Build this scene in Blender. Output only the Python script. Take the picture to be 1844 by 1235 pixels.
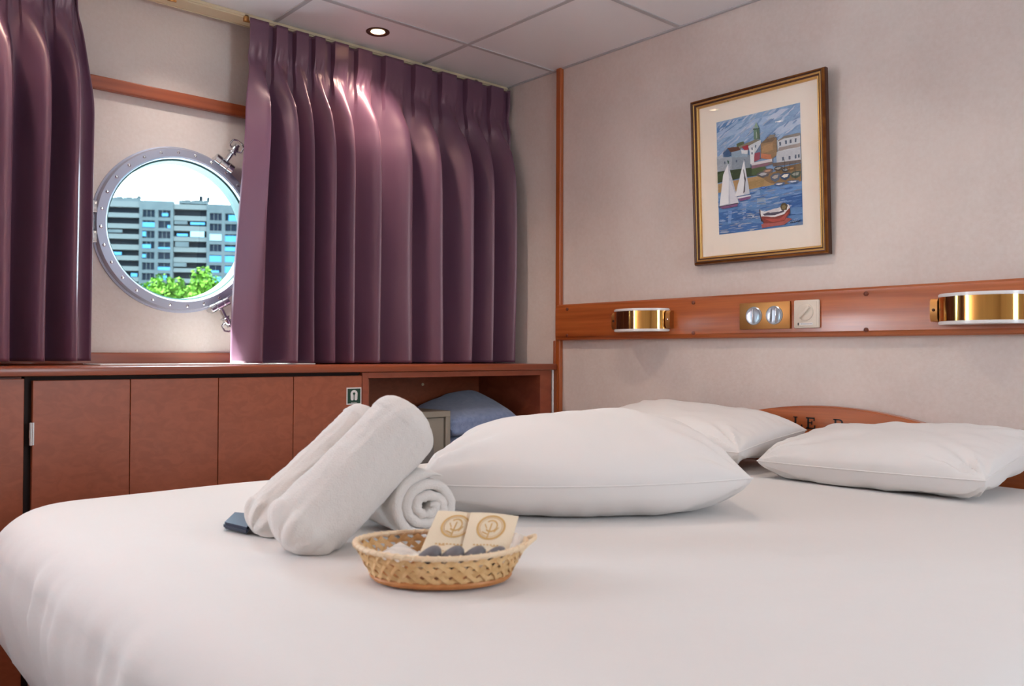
import bpy, bmesh, math, random
from mathutils import Vector, Matrix, noise
for o in list(bpy.data.objects): bpy.data.objects.remove(o)
SC = bpy.context.scene
COL = SC.collection
PI = math.pi

# ------------------------------------------------------------------ camera
cd = bpy.data.cameras.new('camera'); cam = bpy.data.objects.new('camera', cd); COL.objects.link(cam)
cd.sensor_width = 36.0; cd.lens = 29.656; cd.clip_start = 0.02; cd.clip_end = 2000
F = Vector((0.66441585, 0.74724583, 0.01323849)); R = Vector((0.74726782, -0.66450974, 0.00419636)); U = Vector((-0.01193281, -0.00710457, 0.99990356))
cam.matrix_world = Matrix(((R.x, U.x, -F.x, 0), (R.y, U.y, -F.y, 0), (R.z, U.z, -F.z, 1.0), (0, 0, 0, 1)))
cd.dof.use_dof = True; cd.dof.focus_distance = 2.3; cd.dof.aperture_fstop = 6.3
SC.camera = cam
# ------------------------------------------------------------------ exposure, sky, sun
SC.view_settings.view_transform = 'Standard'; SC.view_settings.look = 'None'
SC.view_settings.gamma = 1.0; SC.view_settings.use_curve_mapping = False
SC.view_settings.exposure = 0.8
w = bpy.data.worlds.new('sky'); SC.world = w; w.use_nodes = True
bg = w.node_tree.nodes['Background']; bg.inputs[0].default_value = (0.76, 0.89, 1.0, 1); bg.inputs[1].default_value = 11.0
def light(name, kind, loc, power, color, **k):
    l = bpy.data.lights.new(name, kind); l.energy = power; l.color = color
    rot = k.pop('rot', (0, 0, 0)); portal = k.pop('portal', False)
    for a, v in k.items(): setattr(l, a, v)
    o = bpy.data.objects.new(name, l); COL.objects.link(o); o.location = loc; o.rotation_euler = rot
    if portal: l.cycles.is_portal = True
    return o
sd = Vector((0.36, -0.36, -1.0)).normalized()
sun = light('sun', 'SUN', (0, 10, 20), 85.0, (1.0, 0.96, 0.9), angle=0.02)
sun.rotation_euler = sd.to_track_quat('-Z', 'Y').to_euler()
# daylight portals in the porthole and in two unseen windows added for more daylight
light('porthole_portal', 'AREA', (0.985, 2.78, 1.388), 1, (1, 1, 1), shape='SQUARE', size=0.52, rot=(-PI/2, 0, 0), portal=True)
light('added_side_window_portal', 'AREA', (-0.89, 2.79, 1.49), 1, (1, 1, 1), shape='RECTANGLE', size=0.80, size_y=0.98, rot=(-PI/2, 0, 0), portal=True)
light('added_rear_window_portal', 'AREA', (1.3, -1.58, 1.50), 1, (1, 1, 1), shape='RECTANGLE', size=0.72, size_y=0.92, rot=(PI/2, 0, 0), portal=True)
WARM = (1.0, 0.83, 0.68)
# the cabin's recessed ceiling spots: (x, y, power, cone)
SPOTS = [(1.553, 2.44, 15, 120), (0.95, 2.44, 9, 110), (0.35, 2.44, 5, 105), (1.55, 1.42, 10, 150), (0.35, 1.42, 5, 140), (1.55, 0.2, 5, 150), (-0.5, 0.2, 2, 140)]
SPOTN = ['', 'above the porthole', 'above the left curtain', 'over the headboard end of the bed', 'over the far foot corner of the bed', 'over the near side of the bed', 'near the entrance side of the cabin']
for i, (x, y, e, c) in enumerate(SPOTS):
    light('ceiling_spot_lamp', 'SPOT', (x, y, 2.088), e, WARM if i != 1 else (1.0, 0.94, 0.88), spot_size=math.radians(c), spot_blend=0.9, shadow_soft_size=0.03)
# added soft fill light, no real fitting, over the entrance side of the cabin
light('fill_light', 'AREA', (-0.2, -0.4, 2.08), 3, (1.0, 0.88, 0.78), shape='SQUARE', size=1.2)

# ------------------------------------------------------------------ helpers
def world_off(o):
    v = Vector((0, 0, 0))
    while o: v += Vector(o.location); o = o.parent
    return v
def tag(o, label=None, cat=None, group=None, kind=None):
    if label: o['label'] = label
    if cat: o['category'] = cat
    if group: o['group'] = group
    if kind: o['kind'] = kind
    return o
def thing(name, loc, label=None, cat=None, group=None, kind=None):
    o = bpy.data.objects.new(name, None); COL.objects.link(o); o.location = loc; o.empty_display_size = .05
    return tag(o, label, cat, group, kind)
def obj(name, bm, mat, parent=None, smooth=True, mods=None, loc=None):
    """bm is in world coordinates; the mesh is stored relative to its origin."""
    off = world_off(parent) if parent else Vector(loc or (0, 0, 0))
    for v in bm.verts: v.co -= off
    me = bpy.data.meshes.new(name); bm.normal_update(); bm.to_mesh(me); bm.free()
    if not isinstance(mat, (list, tuple)): mat = [mat]
    for m in mat: me.materials.append(m)
    if smooth:
        me.polygons.foreach_set('use_smooth', [True] * len(me.polygons))
        try: me.set_sharp_from_angle(angle=math.radians(38))
        except Exception: pass
    o = bpy.data.objects.new(name, me); COL.objects.link(o)
    if parent: o.parent = parent
    elif loc: o.location = loc
    return o
def copy_tree(o, parent=None):
    c = o.copy(); COL.objects.link(c); c.parent = parent
    for ch in [x for x in bpy.data.objects if x.parent == o]: copy_tree(ch, c)
    return c
def BM(): return bmesh.new()
def box(bm, x0, x1, y0, y1, z0, z1, bev=0.0, M=None, mi=0):
    r = bmesh.ops.create_cube(bm, size=1.0)
    vs = r['verts']
    for v in vs: v.co = Vector((x0 + (v.co.x + .5) * (x1 - x0), y0 + (v.co.y + .5) * (y1 - y0), z0 + (v.co.z + .5) * (z1 - z0)))
    fs = set(f for v in vs for f in v.link_faces)
    if bev > 0:
        es = list(set(e for v in vs for e in v.link_edges))
        rr = bmesh.ops.bevel(bm, geom=es, offset=bev, segments=2, affect='EDGES', profile=.5)
        vs = list(set(v for f in rr['faces'] for v in f.verts) | set(v for v in vs if v.is_valid))
        fs = set(f for v in vs for f in v.link_faces)
    if mi:
        for f in fs: f.material_index = mi
    if M:
        for v in vs: v.co = M @ v.co
    return vs
def basis(axis):
    a = Vector(axis).normalized(); t = Vector((0, 0, 1)) if abs(a.z) < .9 else Vector((1, 0, 0))
    u = a.cross(t).normalized(); v = u.cross(a).normalized() * -1
    return a, u, a.cross(u).normalized()
def lathe(bm, origin, axis, prof, n=32, cap=True, mi=0, closed=False):
    """prof: list of (radius, distance along axis)"""
    a, u, v = basis(axis); o = Vector(origin); rings = []
    for r, h in prof:
        rings.append([bm.verts.new(o + a * h + (u * math.cos(2*PI*k/n) + v * math.sin(2*PI*k/n)) * max(r, 1e-5)) for k in range(n)])
    m = len(rings)
    for i in range(m if closed else m - 1):
        A, B = rings[i], rings[(i+1) % m]
        for k in range(n):
            f = bm.faces.new((A[k], A[(k+1) % n], B[(k+1) % n], B[k])); f.material_index = mi
    if cap and not closed:
        f = bm.faces.new(rings[0][::-1]); f.material_index = mi
        f = bm.faces.new(rings[-1]); f.material_index = mi
def cyl(bm, a, b, r, n=16, mi=0, bev=0):
    a, b = Vector(a), Vector(b); L = (b - a).length
    p = [(r, 0), (r, L)] if not bev else [(r - bev, 0), (r, bev), (r, L - bev), (r - bev, L)]
    lathe(bm, a, b - a, p, n, mi=mi)
def tube(bm, pts, r, n=8, closed=False, mi=0, cap=True):
    pts = [Vector(p) for p in pts]; m = len(pts); rings = []
    prev = None
    for i, p in enumerate(pts):
        if closed: d = pts[(i+1) % m] - pts[i-1]
        else: d = pts[min(i+1, m-1)] - pts[max(i-1, 0)]
        d.normalize()
        if prev is None:
            t = Vector((0, 0, 1)) if abs(d.z) < .9 else Vector((1, 0, 0)); u = d.cross(t).normalized()
        else:
            u = (prev - d * prev.dot(d)).normalized()
        prev = u; v = d.cross(u)
        rr = r[i] if isinstance(r, (list, tuple)) else r
        rings.append([bm.verts.new(p + (u * math.cos(2*PI*k/n) + v * math.sin(2*PI*k/n)) * rr) for k in range(n)])
    for i in range(m if closed else m - 1):
        A, B = rings[i], rings[(i+1) % m]
        for k in range(n):
            f = bm.faces.new((A[k], A[(k+1) % n], B[(k+1) % n], B[k])); f.material_index = mi
    if cap and not closed: bm.faces.new(rings[0][::-1]); bm.faces.new(rings[-1])
def gridmesh(bm, fn, nu, nv, wrap_u=False, mi=0):
    V = [[bm.verts.new(fn(i / (nu if wrap_u else nu), j / nv)) for j in range(nv + 1)] for i in range(nu if wrap_u else nu + 1)]
    for i in range(nu):
        for j in range(nv):
            a, b = V[i], V[(i+1) % len(V)]
            f = bm.faces.new((a[j], b[j], b[j+1], a[j+1])); f.material_index = mi
    return V
def ngon(bm, pts, mi=0):
    f = bm.faces.new([bm.verts.new(p) for p in pts]); f.material_index = mi; return f
def extrude_poly(bm, pts, vec, mi=0):
    vec = Vector(vec); A = [bm.verts.new(Vector(p)) for p in pts]; B = [bm.verts.new(Vector(p) + vec) for p in pts]
    n = len(pts)
    for f in [bm.faces.new(A[::-1]), bm.faces.new(B)]: f.material_index = mi
    for k in range(n):
        f = bm.faces.new((A[k], A[(k+1) % n], B[(k+1) % n], B[k])); f.material_index = mi
def fix(bm): bmesh.ops.recalc_face_normals(bm, faces=bm.faces[:]); return bm
def sm(t): t = max(0, min(1, t)); return t * t * (3 - 2 * t)
def nz(x, y, z=0.0): return noise.noise(Vector((x, y, z)))
def interp(xs, ys, t):
    if t <= xs[0]: return ys[0] + (t - xs[0]) * (ys[1]-ys[0]) / (xs[1]-xs[0])
    for i in range(len(xs) - 1):
        if t <= xs[i+1]: return ys[i] + (ys[i+1]-ys[i]) * (t-xs[i]) / (xs[i+1]-xs[i])
    return ys[-1] + (t - xs[-1]) * (ys[-1]-ys[-2]) / (xs[-1]-xs[-2])

# ------------------------------------------------------------------ materials
def lin(h):
    if isinstance(h, str): c = [int(h[i:i+2], 16) / 255 for i in (0, 2, 4)]
    else: c = [v / 255 for v in h]
    return tuple(v / 12.92 if v <= .04045 else ((v + .055) / 1.055) ** 2.4 for v in c) + (1,)
def mat(name, col, rough=.5, metal=0, col2=None, nscale=4, nstretch=(1, 1, 1), ndetail=4, distort=0, ramp=(.35, .65), bump=0, bscale=200, bstretch=(1, 1, 1), bdist=.001,
        coat=0, sheen=0, sheen_tint=None, spec=.5, sss=0, fine=0, fine_scale=300, wave=False, emis=None, aniso=0, coat_rough=.03, trans=0, stint=None):
    m = bpy.data.materials.new(name); m.use_nodes = True; nt = m.node_tree; N = nt.nodes; L = nt.links
    b = N['Principled BSDF']; b.inputs['Base Color'].default_value = lin(col)
    b.inputs['Roughness'].default_value = rough; b.inputs['Metallic'].default_value = metal
    b.inputs['Specular IOR Level'].default_value = spec
    b.inputs['Coat Weight'].default_value = coat; b.inputs['Coat Roughness'].default_value = coat_rough
    b.inputs['Sheen Weight'].default_value = sheen
    if sheen_tint: b.inputs['Sheen Tint'].default_value = lin(sheen_tint)
    if stint: b.inputs['Specular Tint'].default_value = lin(stint)
    if trans: b.inputs['Transmission Weight'].default_value = trans
    if sss: b.inputs['Subsurface Weight'].default_value = sss; b.inputs['Subsurface Radius'].default_value = (.01, .008, .006)
    if emis: b.inputs['Emission Color'].default_value = lin(emis[0]); b.inputs['Emission Strength'].default_value = emis[1]
    tc = N.new('ShaderNodeTexCoord')
    def mapped(st):
        mp = N.new('ShaderNodeMapping'); mp.inputs['Scale'].default_value = st; L.new(tc.outputs['Object'], mp.inputs['Vector']); return mp.outputs[0]
    last = None
    if col2:
        if wave:
            n = N.new('ShaderNodeTexWave'); n.inputs['Scale'].default_value = nscale; n.inputs['Distortion'].default_value = distort or 4; n.inputs['Detail'].default_value = 3
            n.bands_direction = wave if isinstance(wave, str) else 'Z'
        else:
            n = N.new('ShaderNodeTexNoise'); n.inputs['Scale'].default_value = nscale; n.inputs['Detail'].default_value = ndetail; n.inputs['Distortion'].default_value = distort
        L.new(mapped(nstretch), n.inputs['Vector'])
        rp = N.new('ShaderNodeValToRGB'); rp.color_ramp.elements[0].position = ramp[0]; rp.color_ramp.elements[1].position = ramp[1]
        rp.color_ramp.elements[0].color = lin(col); rp.color_ramp.elements[1].color = lin(col2)
        L.new(n.outputs[0], rp.inputs[0]); last = rp.outputs[0]
    if fine:
        n2 = N.new('ShaderNodeTexNoise'); n2.inputs['Scale'].default_value = fine_scale; n2.inputs['Detail'].default_value = 3
        L.new(mapped(bstretch), n2.inputs['Vector'])
        mx = N.new('ShaderNodeMix'); mx.data_type = 'RGBA'; mx.blend_type = 'OVERLAY'; mx.inputs[0].default_value = fine
        if last: L.new(last, mx.inputs[6])
        else: mx.inputs[6].default_value = lin(col)
        L.new(n2.outputs[0], mx.inputs[7]); last = mx.outputs[2]
    if last: L.new(last, b.inputs['Base Color'])
    if bump:
        n3 = N.new('ShaderNodeTexNoise'); n3.inputs['Scale'].default_value = bscale; n3.inputs['Detail'].default_value = 5
        L.new(mapped(bstretch), n3.inputs['Vector'])
        bp = N.new('ShaderNodeBump'); bp.inputs['Strength'].default_value = bump; bp.inputs['Distance'].default_value = bdist
        L.new(n3.outputs[0], bp.inputs['Height']); L.new(bp.outputs[0], b.inputs['Normal'])
    return m
WALLP = mat('wallpaper', (209, 193, 185), .75, col2=(226, 213, 205), nscale=2.2, ndetail=7, distort=.3, ramp=(.3, .7), fine=.12, fine_scale=90, bump=.35, bscale=110, bdist=.0015)
WOOD = mat('varnished_wood', (158, 78, 32), .3, col2=(180, 96, 46), nscale=5, nstretch=(1, .35, 9), ndetail=5, distort=.4, coat=.5, coat_rough=.15, fine=.2, fine_scale=60, bstretch=(1, .1, 3))
WOODV = mat('varnished_wood_upright', (154, 74, 30), .3, col2=(176, 92, 42), nscale=5, nstretch=(9, 9, .4), ndetail=5, distort=.4, coat=.4, coat_rough=.15)
WOODX = mat('varnished_wood_long', (134, 60, 30), .35, col2=(160, 78, 42), nscale=5, nstretch=(.35, 9, 9), ndetail=5, distort=.4, coat=.3, coat_rough=.2)
BURL = mat('burl_laminate', (150, 76, 46), .38, col2=(162, 84, 53), nscale=26, nstretch=(1, 1, 1.6), ndetail=6, distort=1.2, ramp=(.38, .62), coat=.15, coat_rough=.3)
LAM = mat('red_brown_laminate', (140, 66, 42), .4, col2=(158, 80, 52), nscale=14, nstretch=(1, 1, 2), ndetail=6, distort=.8, coat=.1)
DARK = mat('gap_shade', (38, 14, 10), .7)  # near-black cabinet body colour stands in for shadow in the door gaps
CEIL = mat('ceiling_tile', (238, 236, 238), .38, bump=.08, bscale=8, bdist=.004, spec=.6)
TBAR = mat('ceiling_bar', (184, 180, 182), .4)
CARPET = mat('floor_carpet', (70, 52, 60), .95, bump=.4, bscale=300)
SATIN = mat('purple_satin', (102, 69, 90), .40, col2=(93, 62, 85), nscale=9, nstretch=(1, 1, .3), sheen=.2, sheen_tint=(240, 170, 175), spec=1.0, stint=(255, 220, 212), bump=.15, bscale=600, bstretch=(1, 1, .4), bdist=.0006)
LINEN = mat('white_linen', (226, 221, 218), .8, sheen=.15, bump=.12, bscale=900, bdist=.0005)
LINEN2 = mat('white_cotton', (224, 219, 216), .75, sheen=.15, bump=.35, bscale=11, bdist=.006)
TERRY = mat('white_terry', (226, 220, 215), .95, sheen=.5, bump=.7, bscale=420, bdist=.0022, fine=.05, fine_scale=300)
BRASS = mat('polished_brass', (222, 172, 96), .09, 1)
BRASSB = mat('brushed_brass', (186, 134, 80), .42, 1, bump=.05, bscale=400)
GOLDF = mat('gilded_frame', (150, 96, 44), .3, .85, col2=(112, 64, 28), nscale=20)
GOLDL = mat('gilded_bright', (216, 174, 108), .42, .95)
BROWNF = mat('frame_brown', (74, 36, 16), .35, .3)
STEEL = mat('painted_steel_ring', (166, 168, 184), .36, .5, bump=.06, bscale=60)
CHROME = mat('chrome', (214, 214, 216), .16, 1)
WHITEP = mat('white_plastic', (232, 228, 226), .3, coat=.3)
CREAMP = mat('cream_plastic', (226, 212, 196), .35)
IVORY = mat('ivory_rail', (222, 204, 170), .4)
GASK = mat('green_gasket', (28, 62, 56), .45)
BLACK = mat('black_paint', (24, 14, 10), .5)
GREEN = mat('sign_green', (10, 62, 44), .4)
SAFEM = mat('safe_enamel', (160, 150, 136), .5, bump=.1, bscale=300)
SAFEK = mat('safe_keypad', (128, 122, 118), .45)
BLUET = mat('blue_wool', (134, 152, 194), .95, col2=(154, 170, 206), nscale=60, sheen=.5, bump=.9, bscale=420, bdist=.003)
RATTAN = mat('rattan', (212, 168, 112), .5, col2=(228, 190, 138), nscale=50, bump=.3, bscale=150)
RATTANR = mat('rattan_rim', (232, 206, 172), .5, bump=.3, bscale=150)
RATTANB = mat('rattan_base', (186, 118, 62), .5, col2=(206, 142, 84), nscale=40, bump=.3, bscale=150)
PAPER = mat('sachet_paper', (240, 222, 194), .5, bump=.3, bscale=500)
GOLDP = mat('gold_print', (220, 178, 116), .5, .1)
GREYB = mat('grey_cap', (112, 108, 112), .45)
NAVY = mat('navy_leatherette', (34, 42, 66), .45)
FILM = mat('clear_film', (226, 216, 206), .25, coat=.5)
CONC = mat('concrete', (54, 62, 64), .9, col2=(46, 54, 57), nscale=.4)
CONCL = mat('concrete_light', (66, 70, 70), .9)
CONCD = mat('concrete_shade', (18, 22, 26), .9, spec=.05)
WPANE = mat('window_pane_dark', (20, 26, 34), .9, spec=.05)
BLUEP = mat('blue_awning', (36, 92, 124), .8)
WHITEA = mat('white_awning', (100, 124, 132), .8)
LEAF = mat('tree_leaf', (44, 74, 14), .9, spec=.05, col2=(60, 90, 24), nscale=.6)
BARK = mat('tree_bark', (70, 60, 48), .9)
EARTH = mat('quay_ground', (50, 50, 46), .95)
def glass(name, tint, rough=0.0, gloss=.06):
    m = bpy.data.materials.new(name); m.use_nodes = True; nt = m.node_tree; N = nt.nodes; L = nt.links; N.clear()
    out = N.new('ShaderNodeOutputMaterial'); mx = N.new('ShaderNodeMixShader'); t = N.new('ShaderNodeBsdfTransparent'); g = N.new('ShaderNodeBsdfGlossy')
    fr = N.new('ShaderNodeFresnel'); fr.inputs[0].default_value = 1.5
    g.inputs['Roughness'].default_value = rough; t.inputs[0].default_value = tint
    ge = N.new('ShaderNodeNewGeometry'); iv = N.new('ShaderNodeMath'); iv.operation = 'SUBTRACT'; iv.inputs[0].default_value = 1.0; L.new(ge.outputs['Backfacing'], iv.inputs[1])
    mu = N.new('ShaderNodeMath'); mu.operation = 'MULTIPLY'; L.new(iv.outputs[0], mu.inputs[0]); L.new(fr.outputs[0], mu.inputs[1]); L.new(mu.outputs[0], mx.inputs[0]); L.new(t.outputs[0], mx.inputs[1]); L.new(g.outputs[0], mx.inputs[2]); L.new(mx.outputs[0], out.inputs[0])
    return m
PGLASS = glass('picture_glass', (1, 1, .99, 1)); WGLASS = glass('porthole_glass', (.76, .84, .85, 1))
def paint_mat():
    m = bpy.data.materials.new('painting_colours'); m.use_nodes = True; nt = m.node_tree; N = nt.nodes; L = nt.links
    b = N['Principled BSDF']; b.inputs['Roughness'].default_value = .7
    at = N.new('ShaderNodeAttribute'); at.attribute_name = 'Col'
    tc = N.new('ShaderNodeTexCoord'); mp = N.new('ShaderNodeMapping'); mp.inputs['Scale'].default_value = (1, 1, 2.5); L.new(tc.outputs['Object'], mp.inputs[0])
    n = N.new('ShaderNodeTexNoise'); n.inputs['Scale'].default_value = 70; n.inputs['Detail'].default_value = 5; n.inputs['Distortion'].default_value = 1.5; L.new(mp.outputs[0], n.inputs['Vector'])
    mx = N.new('ShaderNodeMix'); mx.data_type = 'RGBA'; mx.blend_type = 'OVERLAY'; mx.inputs[0].default_value = .3
    L.new(at.outputs[0], mx.inputs[6]); L.new(n.outputs[0], mx.inputs[7]); L.new(mx.outputs[2], b.inputs['Base Color'])
    return m
PAINTM = paint_mat()
def emit(name, col, s):
    m = bpy.data.materials.new(name); m.use_nodes = True; N = m.node_tree.nodes; N.clear()
    o = N.new('ShaderNodeOutputMaterial'); e = N.new('ShaderNodeEmission'); e.inputs[0].default_value = lin(col); e.inputs[1].default_value = s
    m.node_tree.links.new(e.outputs[0], o.inputs[0]); return m
BULB = emit('lit_bulb', (255, 226, 180), 9)

# ------------------------------------------------------------------ room shell
XR = 2.2817; YB = 2.70; ZC = 2.0947; YP = 2.2868; XL = -1.3; YF = -1.5
PC = Vector((0.985, 0, 1.388)); PR = 0.236     # porthole centre and opening
def struct(name, bm, m, parent=None, smooth=False): 
    o = obj(name, bm, m, parent, smooth=smooth)
    if not parent: o['kind'] = 'structure'
    return o
# window wall with a round opening
bm = BM(); T = .055
WX0, WX1, WZ0, WZ1 = -1.28, -.50, 1.0, 1.98      # unseen rectangular window, added to let in more daylight
x0, x1, z0, z1 = WX1, XR + .12, 0, ZC + .1
angs = sorted(set([2*PI*k/96 for k in range(96)] + [math.atan2(z - PC.z, x - PC.x) % (2*PI) for x in (x0, x1) for z in (z0, z1)]))
def toedge(a):
    c, s = math.cos(a), math.sin(a); t = 1e9
    if c > 1e-9: t = min(t, (x1 - PC.x) / c)
    if c < -1e-9: t = min(t, (x0 - PC.x) / c)
    if s > 1e-9: t = min(t, (z1 - PC.z) / s)
    if s < -1e-9: t = min(t, (z0 - PC.z) / s)
    return PC.x + c * t, PC.z + s * t
for y in (YB, YB + T):
    inn = [bm.verts.new((PC.x + PR * math.cos(a), y, PC.z + PR * math.sin(a))) for a in angs]
    out = [bm.verts.new((toedge(a)[0], y, toedge(a)[1])) for a in angs]
    for k in range(len(angs)): bm.faces.new((inn[k], inn[(k+1) % len(angs)], out[(k+1) % len(angs)], out[k]))
    if y == YB: I0, O0 = inn, out
for k in range(len(angs)):
    k2 = (k+1) % len(angs)
    bm.faces.new((I0[k], I0[k2], inn[k2], inn[k])); bm.faces.new((O0[k], O0[k2], out[k2], out[k]))
fix(bm)
for a in ((XL - .08, WX0, 0, ZC + .1), (WX0, WX1, 0, WZ0), (WX0, WX1, WZ1, ZC + .1)): box(bm, a[0], a[1], YB, YB + T, a[2], a[3])
struct('wall_back', bm, WALLP)
bm = BM(); box(bm, XR, XR + .12, YF, YB, 0, ZC); struct('wall_right', bm, WALLP)
bm = BM(); box(bm, XL - .08, XL, YF, YB, 0, ZC); struct('wall_left', bm, WALLP)
bm = BM(); LX0, LX1, LZ0, LZ1 = 1.0, 1.6, 1.10, 1.95      # another added window, behind the camera, to brighten the cabin
for a in ((XL - .08, LX0, 0, ZC), (LX1, XR + .12, 0, ZC), (LX0, LX1, 0, LZ0), (LX0, LX1, LZ1, ZC)): box(bm, a[0], a[1], YF - .055, YF, a[2], a[3])
struct('wall_front', bm, WALLP)
bm = BM(); box(bm, XL - .08, XR + .12, YF - .1, YB + T, -.05, 0); struct('floor', bm, CARPET)
bm = BM(); box(bm, XL - .08, XR + .12, YF - .1, YB + T, ZC, ZC + .06); struct('ceiling', bm, CEIL)
# ceiling grid bars
X1, Y1 = 1.8527, 2.3254
bm = BM()
for k in range(-1, 6):
    x = X1 - .6 * k
    if XL < x < XR: box(bm, x - .008, x + .008, YF, YB, ZC - .0025, ZC + .01, .0006)
for k in range(0, 7):
    y = Y1 - .6 * k
    if y > YF: box(bm, XL, XR, y - .008, y + .008, ZC - .0027, ZC + .01, .0006)
box(bm, XR - .012, XR, YF, YB, ZC - .004, ZC + .01, .001)
struct('trim_1', bm, TBAR)
# upper rail on window wall, skirting, corner post, wall band
bm = BM(); box(bm, XL, XR, YB - .022, YB, 1.783, 1.822, .004); struct('trim_2', bm, WOODX)
bm = BM(); box(bm, XL, XR, YB - .02, YB, .964, 1.0, .004); struct('trim_3', bm, WOODX)
bm = BM(); box(bm, XR - .018, XR, YP - .014, YP + .012, .0, ZC, .004); box(bm, XR - .014, XR, YP + .014, YP + .028, 0.0, 1.053, .004); struct('trim_4', bm, WOODV)
bm = BM()
prof = [(0, 1.053), (-.02, 1.053), (-.025, 1.057), (-.026, 1.064), (-.030, 1.068), (-.030, 1.166), (-.027, 1.172), (-.026, 1.182), (-.02, 1.188), (0, 1.188)]
extrude_poly(bm, [(XR + x, YF, z) for x, z in prof], (0, YP - .002 - YF, 0)); fix(bm)
struct('trim_5', bm, WOOD, smooth=True)
XB = XR - .030
PLUG = mat('plug_wood', (112, 48, 24), .35, coat=.4)
for y in (2.222, 1.649, 1.078, .5):
    for z in (1.0705, 1.169):
        bm = BM(); lathe(bm, (XB, y, z), (-1, 0, 0), [(.0065, 0), (.0062, .002), (.004, .0038), (.0001, .0044)], 16)
        tag(obj('wood_plug', bm, PLUG, loc=(XB, y, z)), '%s round wooden plug %s' % ('upper' if z > 1.1 else 'lower', {2.222: 'at the corner end of the wall rail', 1.649: 'right of the left brass sconce on the wall rail', 1.078: 'between cream dimmer and right brass sconce on the rail', .5: 'of the wall rail beyond the right sconce'}[y]), 'plug', 'wooden plugs along the wall rail')

# ------------------------------------------------------------------ porthole
pw = thing('window_1', (PC.x, YB, PC.z), kind='structure')
yo = lambda y: (PC.x, y, PC.z)
bm = BM()
lathe(bm, yo(YB), (0, -1, 0), [(.256, 0), (.256, .022), (.252, .030), (.228, .034), (.2235, .030), (.222, .02), (.222, -.01), (.236, -.01), (.24, 0)], 96, closed=True); fix(bm)
obj('ring', bm, STEEL, pw)
bm = BM(); lathe(bm, yo(YB), (0, -1, 0), [(.262, 0), (.262, .008), (.254, .010), (.254, 0)], 96, closed=True); fix(bm); obj('seat_flange', bm, STEEL, pw)
bm = BM(); lathe(bm, yo(YB), (0, -1, 0), [(.2225, .018), (.217, .014), (.2145, -.040), (.2225, -.040)], 96, closed=True); fix(bm); obj('gasket', bm, GASK, pw)
bm = BM(); lathe(bm, yo(YB), (0, -1, 0), [(.235, -.012), (.229, -.012), (.229, -T), (.235, -T)], 96, closed=True); fix(bm); obj('tunnel', bm, WHITEP, pw)
bm = BM(); lathe(bm, yo(YB), (0, -1, 0), [(.222, -.022), (.222, -.028)], 96); fix(bm); obj('pane', bm, WGLASS, pw, smooth=False)
NB = 28
for k in range(NB):
    a = 2*PI*(k+.3)/NB; c = Vector((PC.x + .241*math.cos(a), YB - .0318, PC.z + .241*math.sin(a)))
    bm = BM(); lathe(bm, c, (0, -1, 0), [(.0048, -.002), (.0048, .001), (.003, .0022), (.0028, .0008), (.0001, .0006)], 12); obj('bolt', bm, CHROME, pw)
def dog(a, fold):
    rad = Vector((math.cos(a), 0, math.sin(a))); tan = Vector((-math.sin(a), 0, math.cos(a))); n = Vector((0, -1, 0))
    c = Vector(yo(YB)) + rad * .262 + n * .03
    bm = BM()
    for s in (-1, 1): cyl(bm, c + tan * s * .013, c + tan * s * .034, .016, 20, bev=.002)
    for s in (-1, 1):
        p = c + tan * s * .023
        cyl(bm, p + n * -.032 + rad * .004, p, .011, 14)
    l = obj('clamp_lug', bm, WHITEP if False else CHROME, pw)
    d = (rad * 1.0 + fold).normalized()
    bm = BM(); cyl(bm, c - tan * .013, c + tan * .013, .016, 20, bev=.001); cyl(bm, c, c + d * .078, .0082, 14); obj('eye_bolt', bm, CHROME, l)
    bm = BM(); lathe(bm, c + d * .042, d, [(.011, 0), (.016, .001), (.016, .005), (.012, .007), (.012, .024), (.008, .029)], 12); obj('nut', bm, CHROME, l)
    u = tan; bm = BM()
    base = c + d * .056
    pts = [base + u * -.008, base + u * -.022 + d * .008, base + u * -.021 + d * .026, base + u * -.010 + d * .033, base + u * .010 + d * .033, base + u * .021 + d * .026, base + u * .022 + d * .008, base + u * .008]
    sp = []
    for i in range(len(pts) - 1):
        for t in range(4): sp.append(pts[i].lerp(pts[i+1], t/4))
    sp.append(pts[-1]); tube(bm, sp, .0030, 8); obj('pull_wire', bm, CHROME, l)
dog(math.radians(60), Vector((.08, -.25, .1))); dog(math.radians(-63), Vector((.05, -.2, -.25)))
bm = BM()
for z in (1.428, 1.34): box(bm, .703, .732, YB - .045, YB - .02, z - .018, z + .018, .004)
for z in (1.428, 1.34): box(bm, .703, .745, YB - .024, YB, z - .012, z + .012, .003)
cyl(bm, (.716, YB - .033, 1.325), (.716, YB - .033, 1.445), .006, 14); cyl(bm, (.716, YB - .033, 1.36), (.716, YB - .033, 1.405), .0105, 14)
obj('hinge', bm, CHROME, pw)
sw = thing('added_window_3', (1.3, YF, LZ0), kind='structure')  # frame of the unseen window added behind the camera for daylight
for a in ((LX0, LX0 + .035, LZ0, LZ1), (LX1 - .035, LX1, LZ0, LZ1), (LX0, LX1, LZ0, LZ0 + .035), (LX0, LX1, LZ1 - .035, LZ1)):
    bm = BM(); box(bm, a[0], a[1], YF - .045, YF + .012, a[2], a[3], .003); obj('added_window_frame', bm, WHITEP, sw, smooth=False)
# frame of the added daylight window, out of view left of the porthole
sw = thing('added_window_2', (-.96, YB, 1.0), kind='structure')
for a in ((WX0, WX0 + .035, WZ0, WZ1), (WX1 - .035, WX1, WZ0, WZ1), (WX0, WX1, WZ0, WZ0 + .035), (WX0, WX1, WZ1 - .035, WZ1)):
    bm = BM(); box(bm, a[0], a[1], YB - .012, YB + .04, a[2], a[3], .003); obj('added_window_frame', bm, WHITEP, sw, smooth=False)

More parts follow.
